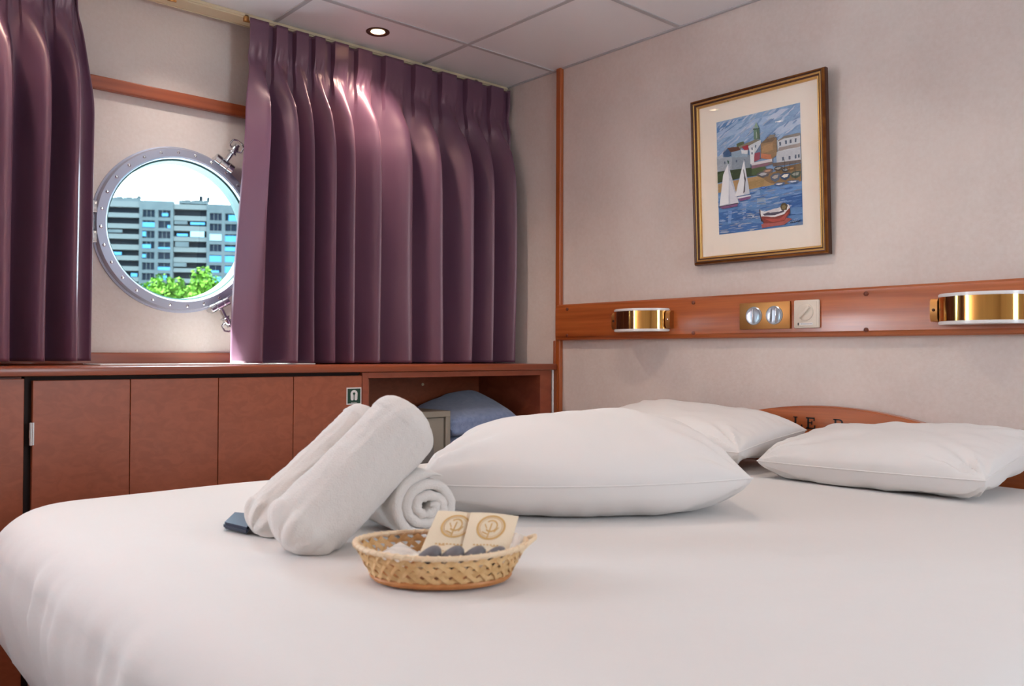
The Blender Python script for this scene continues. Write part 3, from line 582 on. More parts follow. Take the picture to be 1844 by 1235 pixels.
# painted patches: colour, outline in the picture's own unit square
PAINT = [('8fb0d8',[(0.0,1.0),(1.0,1.0),(1.005,0.435),(0.003,0.46)]),('a9c3e4',[(0.005,0.916),(0.359,0.953),(0.665,0.953),(0.825,0.925),(0.498,0.879),(0.004,0.842)]),('c3d3ec',[(0.61,0.932),(0.774,0.984),(0.88,0.976),(0.718,0.913),(0.637,0.907)]),('b9cbe6',[(0.661,0.812),(0.85,0.861),(1.001,0.876),(1.001,0.827),(0.768,0.775)]),('98b6de',[(0.285,0.872),(0.526,0.895),(0.717,0.873),(0.468,0.812),(0.211,0.81)]),('5f8cc6',[(0.006,0.958),(0.157,0.987),(0.36,0.979),(0.185,0.945),(0.005,0.905)]),('6690c6',[(-0.006,0.451),(1.004,0.396),(1.0,0.0),(0.0,-0.0)]),('6f9bd4',[(0.006,0.354),(0.24,0.286),(0.509,0.297),(0.647,0.341),(1.003,0.357),(1.004,0.298),(0.699,0.275),(0.478,0.199),(0.195,0.229),(0.007,0.28)]),('8fb0dc',[(0.256,0.356),(0.511,0.367),(0.523,0.305),(0.382,0.27),(0.255,0.305)]),('3f70b4',[(0.005,0.196),(0.338,0.193),(0.532,0.142),(0.517,0.104),(0.192,0.105),(0.004,0.101)]),('3b69ad',[(0.752,0.249),(1.006,0.259),(1.003,0.143),(0.88,0.156),(0.751,0.209)]),('7fa4dc',[(0.121,0.205),(0.172,0.2),(0.155,0.087),(0.118,0.091)]),('9ab4de',[(0.304,0.248),(0.353,0.243),(0.335,0.111),(0.307,0.104)]),('9fb0c8',[(0.481,0.29),(0.578,0.289),(0.589,0.207),(0.479,0.219)]),('4a78ba',[(0.002,0.081),(0.335,0.081),(0.53,0.052),(0.514,0.003),(0.0,0.007)]),('b59468',[(0.006,0.449),(0.273,0.458),(0.514,0.458),(0.704,0.444),(0.702,0.364),(0.483,0.36),(0.271,0.355),(0.007,0.375)]),('8f7350',[(0.514,0.458),(1.007,0.493),(1.005,0.357),(0.808,0.351),(0.648,0.381)]),('7c6444',[(0.706,0.494),(1.007,0.503),(1.006,0.454),(0.731,0.441)]),('a88a5c',[(0.387,0.423),(0.582,0.429),(0.566,0.371),(0.385,0.362)]),('39492f',[(0.006,0.576),(0.204,0.571),(0.418,0.542),(0.529,0.517),(0.514,0.468),(0.274,0.468),(0.006,0.46)]),('4c5d3c',[(0.005,0.534),(0.13,0.56),(0.203,0.519),(0.114,0.478),(0.006,0.47)]),('50623f',[(0.432,0.53),(0.585,0.54),(0.624,0.484),(0.514,0.458),(0.431,0.479)]),('8d99a8',[(0.002,0.672),(0.421,0.655),(0.421,0.542),(0.005,0.56)]),('a5aebb',[(0.003,0.688),(0.192,0.666),(0.189,0.562),(0.005,0.56)]),('b9c2ce',[(0.006,0.693),(0.075,0.704),(0.082,0.671),(0.008,0.671)]),('3f5f88',[(0.083,0.713),(0.143,0.747),(0.186,0.709),(0.178,0.679),(0.089,0.681)]),('6a4436',[(0.136,0.753),(0.281,0.742),(0.309,0.702),(0.186,0.704)]),('5d6a4a',[(0.253,0.772),(0.34,0.78),(0.353,0.747),(0.26,0.74)]),('93a7bd',[(0.186,0.709),(0.309,0.712),(0.394,0.679),(0.386,0.639),(0.192,0.661)]),('8a8374',[(0.281,0.747),(0.495,0.777),(0.55,0.758),(0.395,0.73),(0.295,0.724)]),('cfd6e0',[(0.395,0.73),(0.55,0.763),(0.549,0.718),(0.468,0.576),(0.426,0.582),(0.422,0.675)]),('aa3545',[(0.317,0.737),(0.396,0.741),(0.402,0.699),(0.352,0.701)]),('dfe3ea',[(0.309,0.712),(0.352,0.701),(0.394,0.7),(0.386,0.665),(0.315,0.675)]),('e4e8ee',[(0.416,0.696),(0.472,0.709),(0.461,0.567),(0.419,0.573)]),('6c7f9c',[(0.471,0.658),(0.549,0.728),(0.546,0.616),(0.468,0.576)]),('9e4a5c',[(0.471,0.658),(0.54,0.658),(0.532,0.598),(0.462,0.587)]),('6f8f80',[(0.467,0.873),(0.532,0.863),(0.539,0.77),(0.467,0.776)]),('8fae9b',[(0.477,0.877),(0.499,0.925),(0.526,0.869)]),('587565',[(0.505,0.867),(0.532,0.863),(0.537,0.776),(0.506,0.775)]),('4b6a5c',[(0.464,0.869),(0.537,0.867),(0.536,0.852),(0.464,0.856)]),('a8bcae',[(0.494,0.838),(0.508,0.838),(0.509,0.785),(0.495,0.783)]),('9b7f60',[(0.549,0.728),(0.734,0.755),(0.736,0.61),(0.668,0.579),(0.546,0.616)]),('7d6a58',[(0.549,0.728),(0.633,0.776),(0.734,0.755),(0.686,0.727)]),('b08d68',[(0.562,0.706),(0.685,0.717),(0.69,0.656),(0.561,0.645)]),('c77f5c',[(0.547,0.647),(0.669,0.619),(0.668,0.579),(0.546,0.606)]),('8c8478',[(0.619,0.758),(0.66,0.787),(0.714,0.783),(0.72,0.762)]),('cdd3dc',[(0.74,0.729),(1.0,0.743),(1.0,0.611),(0.743,0.629)]),('8d8784',[(0.753,0.727),(0.82,0.752),(0.999,0.753),(0.999,0.729),(0.82,0.732),(0.746,0.718)]),('a39a98',[(0.737,0.635),(0.764,0.666),(1.0,0.67),(1.001,0.64),(0.817,0.638)]),('c4cad4',[(0.73,0.631),(1.001,0.631),(1.003,0.523),(0.727,0.531)]),('56657c',[(0.763,0.71),(0.784,0.708),(0.783,0.679),(0.762,0.68)]),('56657c',[(0.83,0.715),(0.851,0.713),(0.85,0.684),(0.829,0.685)]),('56657c',[(0.882,0.713),(0.903,0.712),(0.902,0.683),(0.881,0.684)]),('56657c',[(0.938,0.713),(0.959,0.712),(0.958,0.682),(0.937,0.683)]),('56657c',[(0.792,0.581),(0.814,0.58),(0.813,0.55),(0.791,0.551)]),('56657c',[(0.865,0.58),(0.886,0.579),(0.885,0.55),(0.864,0.551)]),('56657c',[(0.934,0.58),(0.954,0.579),(0.954,0.55),(0.933,0.551)]),('56657c',[(0.969,0.58),(0.989,0.579),(0.988,0.55),(0.968,0.551)]),('5b6b82',[(0.437,0.714),(0.451,0.713),(0.451,0.691),(0.437,0.692)]),('5b6b82',[(0.48,0.728),(0.494,0.727),(0.493,0.706),(0.479,0.707)]),('5b6b82',[(0.436,0.673),(0.45,0.672),(0.449,0.651),(0.435,0.652)]),('5b6b82',[(0.242,0.633),(0.257,0.632),(0.256,0.611),(0.242,0.612)]),('5b6b82',[(0.343,0.624),(0.357,0.624),(0.356,0.602),(0.342,0.603)]),('5b6b82',[(0.096,0.638),(0.11,0.637),(0.11,0.615),(0.095,0.616)]),('7b6e68',[(0.433,0.571),(0.681,0.577),(0.68,0.537),(0.585,0.53),(0.432,0.53)]),('d7d3da',[(0.433,0.581),(0.675,0.583),(0.678,0.558),(0.433,0.559)]),('8a6677',[(0.433,0.556),(0.654,0.556),(0.626,0.535),(0.432,0.53)]),('776a64',[(0.68,0.547),(1.006,0.532),(1.005,0.508),(0.686,0.516)]),('5f6068',[(0.486,0.477),(0.537,0.491),(0.619,0.485),(0.651,0.476),(0.626,0.444),(0.568,0.436),(0.511,0.454)]),('b9bcc4',[(0.511,0.471),(0.553,0.48),(0.619,0.475),(0.602,0.457),(0.552,0.456)]),('7b6a66',[(0.563,0.497),(0.6,0.508),(0.662,0.504),(0.686,0.496),(0.667,0.471),(0.624,0.464),(0.581,0.478)]),('c79a80',[(0.581,0.492),(0.612,0.499),(0.661,0.496),(0.649,0.481),(0.612,0.48)]),('5f6b80',[(0.65,0.433),(0.687,0.456),(0.747,0.455),(0.771,0.445),(0.752,0.399),(0.709,0.383),(0.667,0.403)]),('b0aba4',[(0.668,0.427),(0.699,0.442),(0.747,0.441),(0.734,0.415),(0.698,0.409)]),('3e5575',[(0.76,0.428),(0.799,0.447),(0.862,0.444),(0.886,0.435),(0.866,0.397),(0.822,0.384),(0.778,0.402)]),('efe9e0',[(0.779,0.422),(0.811,0.435),(0.861,0.433),(0.848,0.411),(0.81,0.407)]),('4c4a48',[(0.692,0.499),(0.725,0.509),(0.778,0.506),(0.799,0.499),(0.783,0.476),(0.745,0.471),(0.708,0.483)]),('a9a39c',[(0.708,0.495),(0.735,0.502),(0.778,0.499),(0.767,0.486),(0.735,0.485)]),('3b3c40',[(0.781,0.477),(0.812,0.488),(0.862,0.485),(0.881,0.478),(0.866,0.456),(0.831,0.45),(0.796,0.461)]),('8f9aa4',[(0.796,0.474),(0.822,0.48),(0.861,0.478),(0.851,0.465),(0.821,0.463)]),('4b5a50',[(0.876,0.428),(0.915,0.446),(0.98,0.444),(1.005,0.435),(0.985,0.396),(0.939,0.384),(0.894,0.402)]),('a5a79d',[(0.895,0.422),(0.928,0.434),(0.979,0.432),(0.966,0.41),(0.927,0.407)]),('7d5c38',[(0.838,0.479),(0.87,0.488),(0.922,0.484),(0.942,0.478),(0.926,0.458),(0.89,0.454),(0.853,0.465)]),('c09058',[(0.854,0.476),(0.88,0.481),(0.922,0.478),(0.911,0.467),(0.88,0.466)]),('4e6b98',[(0.688,0.369),(0.729,0.375),(0.795,0.37),(0.821,0.364),(0.801,0.347),(0.755,0.344),(0.708,0.355)]),('dfe2e8',[(0.709,0.365),(0.742,0.369),(0.795,0.364),(0.781,0.355),(0.742,0.355)]),('54719f',[(0.835,0.371),(0.878,0.376),(0.949,0.37),(0.977,0.364),(0.955,0.348),(0.906,0.345),(0.856,0.357)]),('d5dae4',[(0.856,0.367),(0.892,0.37),(0.949,0.365),(0.934,0.356),(0.892,0.357)]),('3a62b0',[(0.525,0.358),(0.55,0.363),(0.591,0.36),(0.607,0.356),(0.594,0.343),(0.565,0.341),(0.537,0.348)]),('5f8cd8',[(0.537,0.355),(0.558,0.358),(0.59,0.356),(0.582,0.349),(0.557,0.349)]),('3f3a36',[(0.818,0.558),(0.823,0.558),(0.821,0.469),(0.815,0.469)]),('3f3a36',[(0.935,0.532),(0.94,0.531),(0.935,0.385),(0.93,0.386)]),('3f3a36',[(0.876,0.53),(0.882,0.53),(0.879,0.461),(0.874,0.462)]),('c3c8d6',[(0.147,0.61),(0.268,0.252),(0.018,0.247),(0.078,0.524)]),('eceef4',[(0.139,0.606),(0.151,0.484),(0.137,0.261),(0.021,0.252),(0.082,0.524)]),('d9dce8',[(0.154,0.462),(0.169,0.461),(0.261,0.258),(0.159,0.258)]),('8a5f8c',[(0.015,0.245),(0.258,0.255),(0.246,0.228),(0.062,0.222)]),('4a4258',[(0.015,0.25),(0.258,0.258),(0.258,0.251),(0.018,0.241)]),('c9cedb',[(0.343,0.624),(0.405,0.319),(0.219,0.314),(0.273,0.448)]),('e8ebf2',[(0.342,0.619),(0.36,0.478),(0.327,0.317),(0.223,0.319),(0.281,0.457)]),('7f5684',[(0.248,0.301),(0.419,0.305),(0.404,0.278),(0.283,0.266)]),('e6e6ee',[(0.248,0.306),(0.419,0.307),(0.418,0.299),(0.255,0.293)]),('4a4550',[(0.336,0.543),(0.359,0.447),(0.342,0.346),(0.324,0.328),(0.345,0.439),(0.33,0.533)]),('3e5a50',[(0.133,0.643),(0.156,0.635),(0.155,0.609),(0.144,0.61)]),('b0605c',[(0.542,0.011),(0.529,0.042),(0.639,0.062),(0.826,0.073),(0.89,0.057),(0.798,0.017)]),('8c4038',[(0.531,0.112),(0.694,0.096),(0.867,0.148),(0.866,0.109),(0.798,0.046),(0.638,0.042),(0.557,0.049)]),('b8544a',[(0.572,0.088),(0.746,0.071),(0.853,0.12),(0.799,0.056),(0.665,0.049)]),('e9e6ea',[(0.512,0.17),(0.531,0.112),(0.694,0.091),(0.8,0.105),(0.867,0.157),(0.849,0.184),(0.696,0.156),(0.573,0.148)]),('5d5566',[(0.552,0.13),(0.641,0.141),(0.748,0.13),(0.801,0.14),(0.801,0.125),(0.694,0.106),(0.572,0.113)]),('dcd5da',[(0.58,0.148),(0.696,0.161),(0.776,0.167),(0.735,0.132),(0.641,0.131)]),('4b3a44',[(0.512,0.175),(0.526,0.168),(0.531,0.102),(0.571,0.053),(0.53,0.072),(0.515,0.134)]),('574a34',[(0.756,0.169),(0.777,0.197),(0.816,0.197),(0.844,0.17),(0.827,0.137),(0.775,0.138)]),('8a7850',[(0.773,0.172),(0.803,0.184),(0.828,0.164),(0.808,0.144),(0.778,0.149)]),('f4f4f6',[(0.414,0.139),(0.434,0.124),(0.456,0.132),(0.437,0.114)]),('2a2430',[(0.866,0.028),(0.875,0.036),(0.878,0.035),(0.87,0.026)]),('2a2430',[(0.877,0.039),(0.886,0.047),(0.889,0.046),(0.88,0.037)]),('2a2430',[(0.887,0.026),(0.896,0.034),(0.898,0.033),(0.89,0.024)]),('2a2430',[(0.897,0.039),(0.907,0.047),(0.909,0.046),(0.901,0.037)]),('2a2430',[(0.907,0.028),(0.917,0.036),(0.919,0.035),(0.911,0.026)]),('2a2430',[(0.918,0.041),(0.927,0.049),(0.93,0.047),(0.922,0.038)]),('2a2430',[(0.931,0.032),(0.94,0.04),(0.942,0.038),(0.934,0.029)]),('2a2430',[(0.944,0.036),(0.953,0.044),(0.955,0.043),(0.947,0.034)]),('2a2430',[(0.956,0.031),(0.966,0.039),(0.968,0.038),(0.96,0.029)]),('2a2430',[(0.969,0.036),(0.978,0.044),(0.981,0.043),(0.973,0.034)]),('2a2430',[(0.863,0.021),(0.973,0.032),(0.974,0.029),(0.863,0.018)])]
AY0, AY1, AZ0, AZ1 = 1.5605, 1.2725, 1.3815, 1.7355
me = bpy.data.meshes.new('painting'); bm = BM(); cl = bm.loops.layers.float_color.new('Col')
lay = [('8fb0d8', [(0, 0), (1, 0), (1, 1), (0, 1)])] + PAINT
rb_ = random.Random(11); strokes = []
def stroke(u, v, l, w, a, c):
    ca, sa = math.cos(a), math.sin(a)
    strokes.append((c, [(u + x*ca - y*sa, v + x*sa + y*ca) for x, y in ((-l, -w*.3), (-l*.3, -w), (l*.6, -w*.8), (l, 0), (l*.4, w), (-l*.6, w*.7))]))
for k in range(130): stroke(rb_.random(), .66 + .34*rb_.random(), rb_.uniform(.02, .09), rb_.uniform(.004, .012), rb_.uniform(.3, .6), rb_.choice(('9fbbdf', 'b6c8e4', '88a8d2', 'c3cfe6', '7c9ccb', 'aab9d4')))
for k in range(260): stroke(rb_.random(), .40*rb_.random()**.9, rb_.uniform(.02, .08), rb_.uniform(.002, .007), rb_.uniform(-.06, .06), rb_.choice(('5683c2', '6f97cf', '4674b6', '85a6d6', '9cb4da', '3f6bab', 'a9b6cc', '7f93b8')))
ib = [i for i, q in enumerate(lay) if q[0] == 'b59468'][0]
lay = lay[:ib] + strokes + lay[ib:]
def rough_edge(pts, k):
    out = []
    for a, b in zip(pts, pts[1:] + pts[:1]):
        for t_ in range(4):
            f_ = t_/4; u, v = a[0] + (b[0]-a[0])*f_, a[1] + (b[1]-a[1])*f_
            out.append((u + .0045*nz(u*60, v*60, k), v + .0035*nz(v*60, u*60, k + 9)))
    return out
lay = [lay[0]] + [(c, rough_edge(p_, i)) for i, (c, p_) in enumerate(lay[1:])]
for i, (c, pts) in enumerate(lay):
    c = lin(c); d = .0062 + 7e-6 * i
    f = ngon(bm, [pf(AY0 + (AY1 - AY0) * min(1, max(0, u)), AZ0 + (AZ1 - AZ0) * min(1, max(0, v)), d) for u, v in pts])
    for l in f.loops: l[cl] = c
off = world_off(t)
for v in bm.verts: v.co -= off
bm.normal_update()
bm.to_mesh(me); bm.free(); me.materials.append(PAINTM); po = bpy.data.objects.new('painting', me); COL.objects.link(po); po.parent = t
bm = BM(); f = .024
extrude_poly(bm, [pf(PY0 - f, PZ0 + f, .0105), pf(PY1 + f, PZ0 + f, .0105), pf(PY1 + f, PZ1 - f, .0105), pf(PY0 - f, PZ1 - f, .0105)], (-.0015, 0, 0)); fix(bm)
obj('glass', bm, PGLASS, t, smooth=False)

# ------------------------------------------------------------------ bed
BZ = .69
BX0, BX1, BY0, BY1 = .328, 2.235, .26, 2.025
t = thing('bed', (1.3, 1.12, 0), 'double bed with arched wooden headboard lettered LE P', 'bed')
bm = BM(); box(bm, .50, 2.22, .36, 1.90, 0.0, .344, .01); obj('bed_base', bm, WOODX, t)
def hz(y): return max(.752, .857 - .45 * (y - 1.19) ** 2)
bm = BM(); ys = [.27 + (1.99 - .27) * k / 60 for k in range(61)]
pts = [(2.243, y, hz(y)) for y in ys] + [(2.243, 1.99, .2), (2.243, .27, .2)]
extrude_poly(bm, pts, (.030, 0, 0)); fix(bm)
bmesh.ops.bevel(bm, geom=[e for e in bm.edges if abs(e.verts[0].co.x - e.verts[1].co.x) < 1e-6 and e.verts[0].co.x < 2.25], offset=.005, segments=3, affect='EDGES', clamp_overlap=True)
hb = obj('headboard', bm, WOOD, t)
bm = BM()
def st(y0, y1, z0, z1): box(bm, 2.2415, 2.2432, min(y0, y1), max(y0, y1), z0, z1)
LZ, LH = .790, .033
def L_(y): st(y, y-.005, LZ, LZ+LH); st(y+.004, y-.009, LZ+LH-.003, LZ+LH); st(y+.004, y-.024, LZ, LZ+.004); st(y-.021, y-.024, LZ, LZ+.011)
def E_(y): st(y, y-.005, LZ, LZ+LH); st(y+.004, y-.022, LZ+LH-.004, LZ+LH); st(y-.019, y-.022, LZ+LH-.010, LZ+LH); st(y, y-.015, LZ+.016, LZ+.0195); st(y-.0125, y-.015, LZ+.012, LZ+.0235); st(y+.004, y-.024, LZ, LZ+.004); st(y-.021, y-.024, LZ, LZ+.011)
def P_(y):
    st(y, y-.005, LZ, LZ+LH); st(y+.004, y-.012, LZ+LH-.0035, LZ+LH); st(y, y-.012, LZ+.014, LZ+.0175); st(y+.004, y-.009, LZ, LZ+.0035)
    c = (y-.012, LZ + .02375 + .0)
    for k in range(8):
        a0, a1 = PI/2 - PI*k/8, PI/2 - PI*(k+1)/8
        q = [(2.2418, c[0] - r*math.cos(a), LZ + .02375 + rz*math.sin(a)) for r, rz, a in ((.0125, .00925, a0), (.0125, .00925, a1), (.0075, .0062, a1), (.0075, .0062, a0))]
        extrude_poly(bm, q, (.0012, 0, 0))
for fn_, y_ in ((L_, 1.286), (E_, 1.246), (P_, 1.164)):
    bm = BM(); fn_(y_); fix(bm); obj('letter', bm, BLACK, hb, smooth=False)
# the made-up mattress: white sheet wrapped round it
def rrect(inset, n=440):
    x0, x1, y0, y1 = BX0 + inset, BX1 - inset*.3, BY0 + inset, BY1 - inset
    rf, rh = max(.02, .17 - inset*.9), .03
    pts = []
    def arc(cx, cy, r, a0, k=40):
        for i in range(k): a = a0 + PI/2 * i / k; pts.append((cx + r*math.cos(a), cy + r*math.sin(a)))
    def seg(p, q, k):
        for i in range(k): pts.append((p[0] + (q[0]-p[0])*i/k, p[1] + (q[1]-p[1])*i/k))
    arc(x1 - rh, y1 - rh, rh, 0, 10); seg((x1 - rh, y1), (x0 + rf, y1), 120)
    arc(x0 + rf, y1 - rf, rf, PI/2); seg((x0, y1 - rf), (x0, y0 + rf), 110)
    arc(x0 + rf, y0 + rf, rf, PI); seg((x0 + rf, y0), (x1 - rh, y0), 120)
    arc(x1 - rh, y0 + rh, rh, 3*PI/2, 10); seg((x1, y0 + rh), (x1, y1 - rh), 60)
    return pts
prof = [(.16, .345), (.10, .345), (.075, .36), (.045, .40), (.022, .44), (.008, .49), (.0, .54), (.0, .57), (.006, .60)]
re = .09
for k in range(1, 13):
    a = PI/2 * k / 12; prof.append((.006 + re*(1 - math.cos(a)) ** 1.0, .60 + (BZ - .60) * math.sin(a)))
bm = BM(); rings = []
for ins, z in prof:
    pp = rrect(ins); ring = []
    n = len(pp)
    for i, (x, y) in enumerate(pp):
        # vertical gathers on the hanging sides, stronger at the foot corner
        side = 1 - sm((z - .56) / .13)
        s = i * 1.0
        foot = 1 if x < BX0 + .25 else .35
        g = (.016 * nz(x*9 + y*7, z*1.6, 2.0) + .016 * nz((x*1.0+y)*16, z*2.5 + (y-x)*.6, 5.0)) * side * foot
        dx, dy = x - 1.3, y - 1.12; l = math.hypot(dx, dy)
        ring.append(bm.verts.new((x + dx/l*g, y + dy/l*g, z + (.003 * nz(x*4, y*4, 1.0) if z > .6 else 0))))
    rings.append(ring)
for a, b in zip(rings, rings[1:]):
    for i in range(n): bm.faces.new((a[i], a[(i+1) % n], b[(i+1) % n], b[i]))
last = rings[-1]; cx, cy = 1.3, 1.12
base = [v.co.copy() for v in last]; K = 46
prev = last
def topz(x, y, e):
    d = 0
    d += .0065 * nz(x*2.2, y*2.2, 7.0)
    d += .005 * nz((x + y*.8)*7 , (x - y)*1.7, 3.0) * max(0, 1 - (x - .35)/1.1)
    d += .0028 * nz((x*.6 + y)*15, (x - y*.6)*3, 9.0) * sm(1 - abs(x - .9))
    return BZ + d * e * (.12 + .88 * max(sm((.52 - x)/.2), sm((.75 - y)/.25)))
for k in range(1, K):
    f = 1 - k / K
    cur = [bm.verts.new((cx + (c.x - cx)*f, cy + (c.y - cy)*f, topz(cx + (c.x - cx)*f, cy + (c.y - cy)*f, min(1, k/4)))) for c in base]
    for i in range(n): bm.faces.new((prev[i], prev[(i+1) % n], cur[(i+1) % n], cur[i]))
    prev = cur
c = bm.verts.new((cx, cy, topz(cx, cy, 1)))
for i in range(n): bm.faces.new((prev[i], prev[(i+1) % n], c))
fix(bm)
o = obj('bed_sheet', bm, LINEN2, loc=(1.3, 1.12, .345)); tag(o, 'smooth white sheet tucked around the mattress of the bed', 'bed linen')
for p in o.data.polygons: p.use_smooth = True

def pillow(label, FL, FR, BR, BL, T, Tb, seed, bow=.07, ex=.62, floor=BZ + .004, wr=1.25, bowf=None, exb=None, exl=None):
    FL, FR, BR, BL = map(Vector, (FL, FR, BR, BL))
    cen = (FL + FR + BR + BL) / 4; loc = Vector((cen.x, cen.y, BZ))
    t = thing('pillow', loc, label, 'pillow', 'white pillows on the bed')
    bm = BM(); N_, M_ = 72, 60
    nrm = (FR - FL).cross(BL - FL).normalized()
    def base(u, v):
        uu = u * (1 - bow * (1 - v*v) * abs(u)**1.5); vv = v * (1 - (bowf if (bowf is not None and v < 0) else bow) * (1 - u*u) * abs(v)**1.5)
        a, b = (uu+1)/2, (vv+1)/2
        return FL*(1-a)*(1-b) + FR*a*(1-b) + BR*a*b + BL*(1-a)*b
    def wrk(u, v, s):
        e = 0
        for (cu, cv) in ((-1,-1), (1,-1), (1,1), (-1,1)):
            du, dv = (u-cu), (v-cv); r = math.hypot(du, dv); a = math.atan2(dv*(-cv), du*(-cu))
            e += .0055 * math.exp(-(r/.55)**2) * math.sin(a*13 + s*3 + 2*cu + r*2) * min(1, r*4)
        e += .006 * nz(u*1.6 + seed*3, v*2.2, s) + .0035 * nz((u+v*.5)*4 + seed, (v-u*.3)*1.6, s+5) + .0016 * nz(u*9, v*5 + seed, s)
        edge = max(abs(u), abs(v))
        e += .0008 * math.sin((u if abs(v) > abs(u) else v)*34 + seed + 3*nz(u*5, v*5, seed)) * sm((edge - .72)/.2) * (1 - sm((edge-.93)/.07))
        return e * wr
    def h(u, v, e=None): return (max(0, 1 - abs(u)**2.6) * max(0, 1 - abs(v)**2.6)) ** (e or (ex if exl is None else exl + (ex - exl) * sm((u + .9) / .9)))
    def dens(t): s = 2*t - 1; return math.sin(s * PI/2) * .75 + s * .25
    rows = {}
    for side in (1, -1):
        for i in range(N_+1):
            for j in range(M_+1):
                u, v = dens(i/N_), dens(j/M_)
                b = base(u, v); hh = h(u, v, exb if side < 0 else None)
                if side < 0 and (i in (0, N_) or j in (0, M_)): rows[(side, i, j)] = rows[(1, i, j)]; continue
                p = b + nrm * ((T if side > 0 else -Tb) * hh + wrk(u, v, side) * min(1, hh*3) * side)
                # the filling sags outward a little in front of the seam
                if floor is not None: 
                    if p.z < floor: p.z = floor
                rows[(side, i, j)] = bm.verts.new(p)
        for i in range(N_):
            for j in range(M_):
                q = [rows[(side, i, j)], rows[(side, i+1, j)], rows[(side, i+1, j+1)], rows[(side, i, j+1)]]
                if side < 0: q.reverse()
                try: bm.faces.new(q)
                except Exception: pass
    fix(bm); o = obj('pillowcase', bm, LINEN, t)
    for p in o.data.polygons: p.use_smooth = True
    bm = BM(); e = []
    for k in range(40): e.append(base(dens(k/40), -1))
    for k in range(40): e.append(base(1, dens(k/40)))
    for k in range(40): e.append(base(dens(1-k/40), 1))
    for k in range(40): e.append(base(-1, dens(1-k/40)))
    tube(bm, [Vector((p.x, p.y, max(p.z, floor + .002))) for p in e], .0018, 6, closed=True); obj('seam', bm, LINEN, t)
pillow('largest plump white pillow in the middle of the bed behind the towels', (.935, 1.320, .752), (1.424, .905, .764), (1.745, 1.255, .765), (1.300, 1.640, .745), .120, .095, 1, bow=.05, bowf=-.30, exb=.34, ex=.56, exl=.36)
pillow('white pillow against the headboard on the right, below the right brass lamp', (1.885, 1.185, .733), (1.895, .655, .742), (2.205, .625, .805), (2.215, 1.20, .772), .063, .07, 2, bow=.03, ex=.42, bowf=-.05, exb=.3)
pillow('white pillow against the headboard on the left, half behind the large pillow', (1.84, 1.84, .745), (1.86, 1.222, .752), (2.20, 1.225, .79), (2.205, 1.83, .815), .076, .07, 3, bow=.035, ex=.42, exb=.35)

# ------------------------------------------------------------------ towels
def capsule_towel(label, a, b, ra, rb, seed, cap=.045):
    a, b = Vector(a), Vector(b); ax = (b - a).normalized(); L = (b - a).length
    side = ax.cross(Vector((.664, .747, 0))).normalized(); up = side.cross(ax).normalized()
    bm = BM(); NU, NV = 96, 110
    def P(s, t):
        d = -cap + (L + 2*cap) * t
        r = ra + (rb - ra) * t
        if d < 0: r *= (max(0, 1 - (-d/cap)**2.2)) ** .5
        if d > L: r *= (max(0, 1 - ((d-L)/cap)**2.4)) ** .5
        th = 2*PI*s
        c, sn = math.cos(th), math.sin(th)
        e = 1 + .05*math.cos(2*th + seed)
        rr = r * e * (1 + .05*nz(c*1.5 + seed, sn*1.5, t*3))
        # overlapping outer layer: a step along the roll
        ph = (th - 2.2 - .35*t + seed*.4) % (2*PI)
        rr += -.0045 * (ph/(2*PI)) * (1 if 0 <= d <= L else .5) + .002
        rr += .0022*nz(c*5, sn*5 + seed, t*9) + .0009*nz(c*16, sn*16, t*40)
        if d < cap*.5: rr += 0.0042*math.sin(th*9 + seed + 2*nz(c*2, sn*2, seed))*sm((cap*.5 - d)/cap) * (r/ra)
        p = a + ax*d + (side*c + up*sn)*rr
        if p.z < BZ + .002: p.z = BZ + .002
        return p
    V = [[bm.verts.new(P(i/NU, j/NV)) for j in range(NV+1)] for i in range(NU)]
    for i in range(NU):
        for j in range(NV): bm.faces.new((V[i][j], V[(i+1) % NU][j], V[(i+1) % NU][j+1], V[i][j+1]))
    bmesh.ops.remove_doubles(bm, verts=bm.verts[:], dist=1e-5); fix(bm)
    o = obj('rolled_towel', bm, TERRY, loc=(a.x, a.y, BZ)); tag(o, label, 'towel', 'rolled white towels on the bed')
    for p in o.data.polygons: p.use_smooth = True
    return o
capsule_towel('front leaning white towel roll of the pair propped on the lying roll', (.640, 1.205, .728), (.802, 1.186, .872), .060, .059, 1.0)
capsule_towel('rear leaning white towel roll, half behind the front leaning one', (.656, 1.356, .722), (.822, 1.338, .862), .048, .048, 4.0, cap=.040)
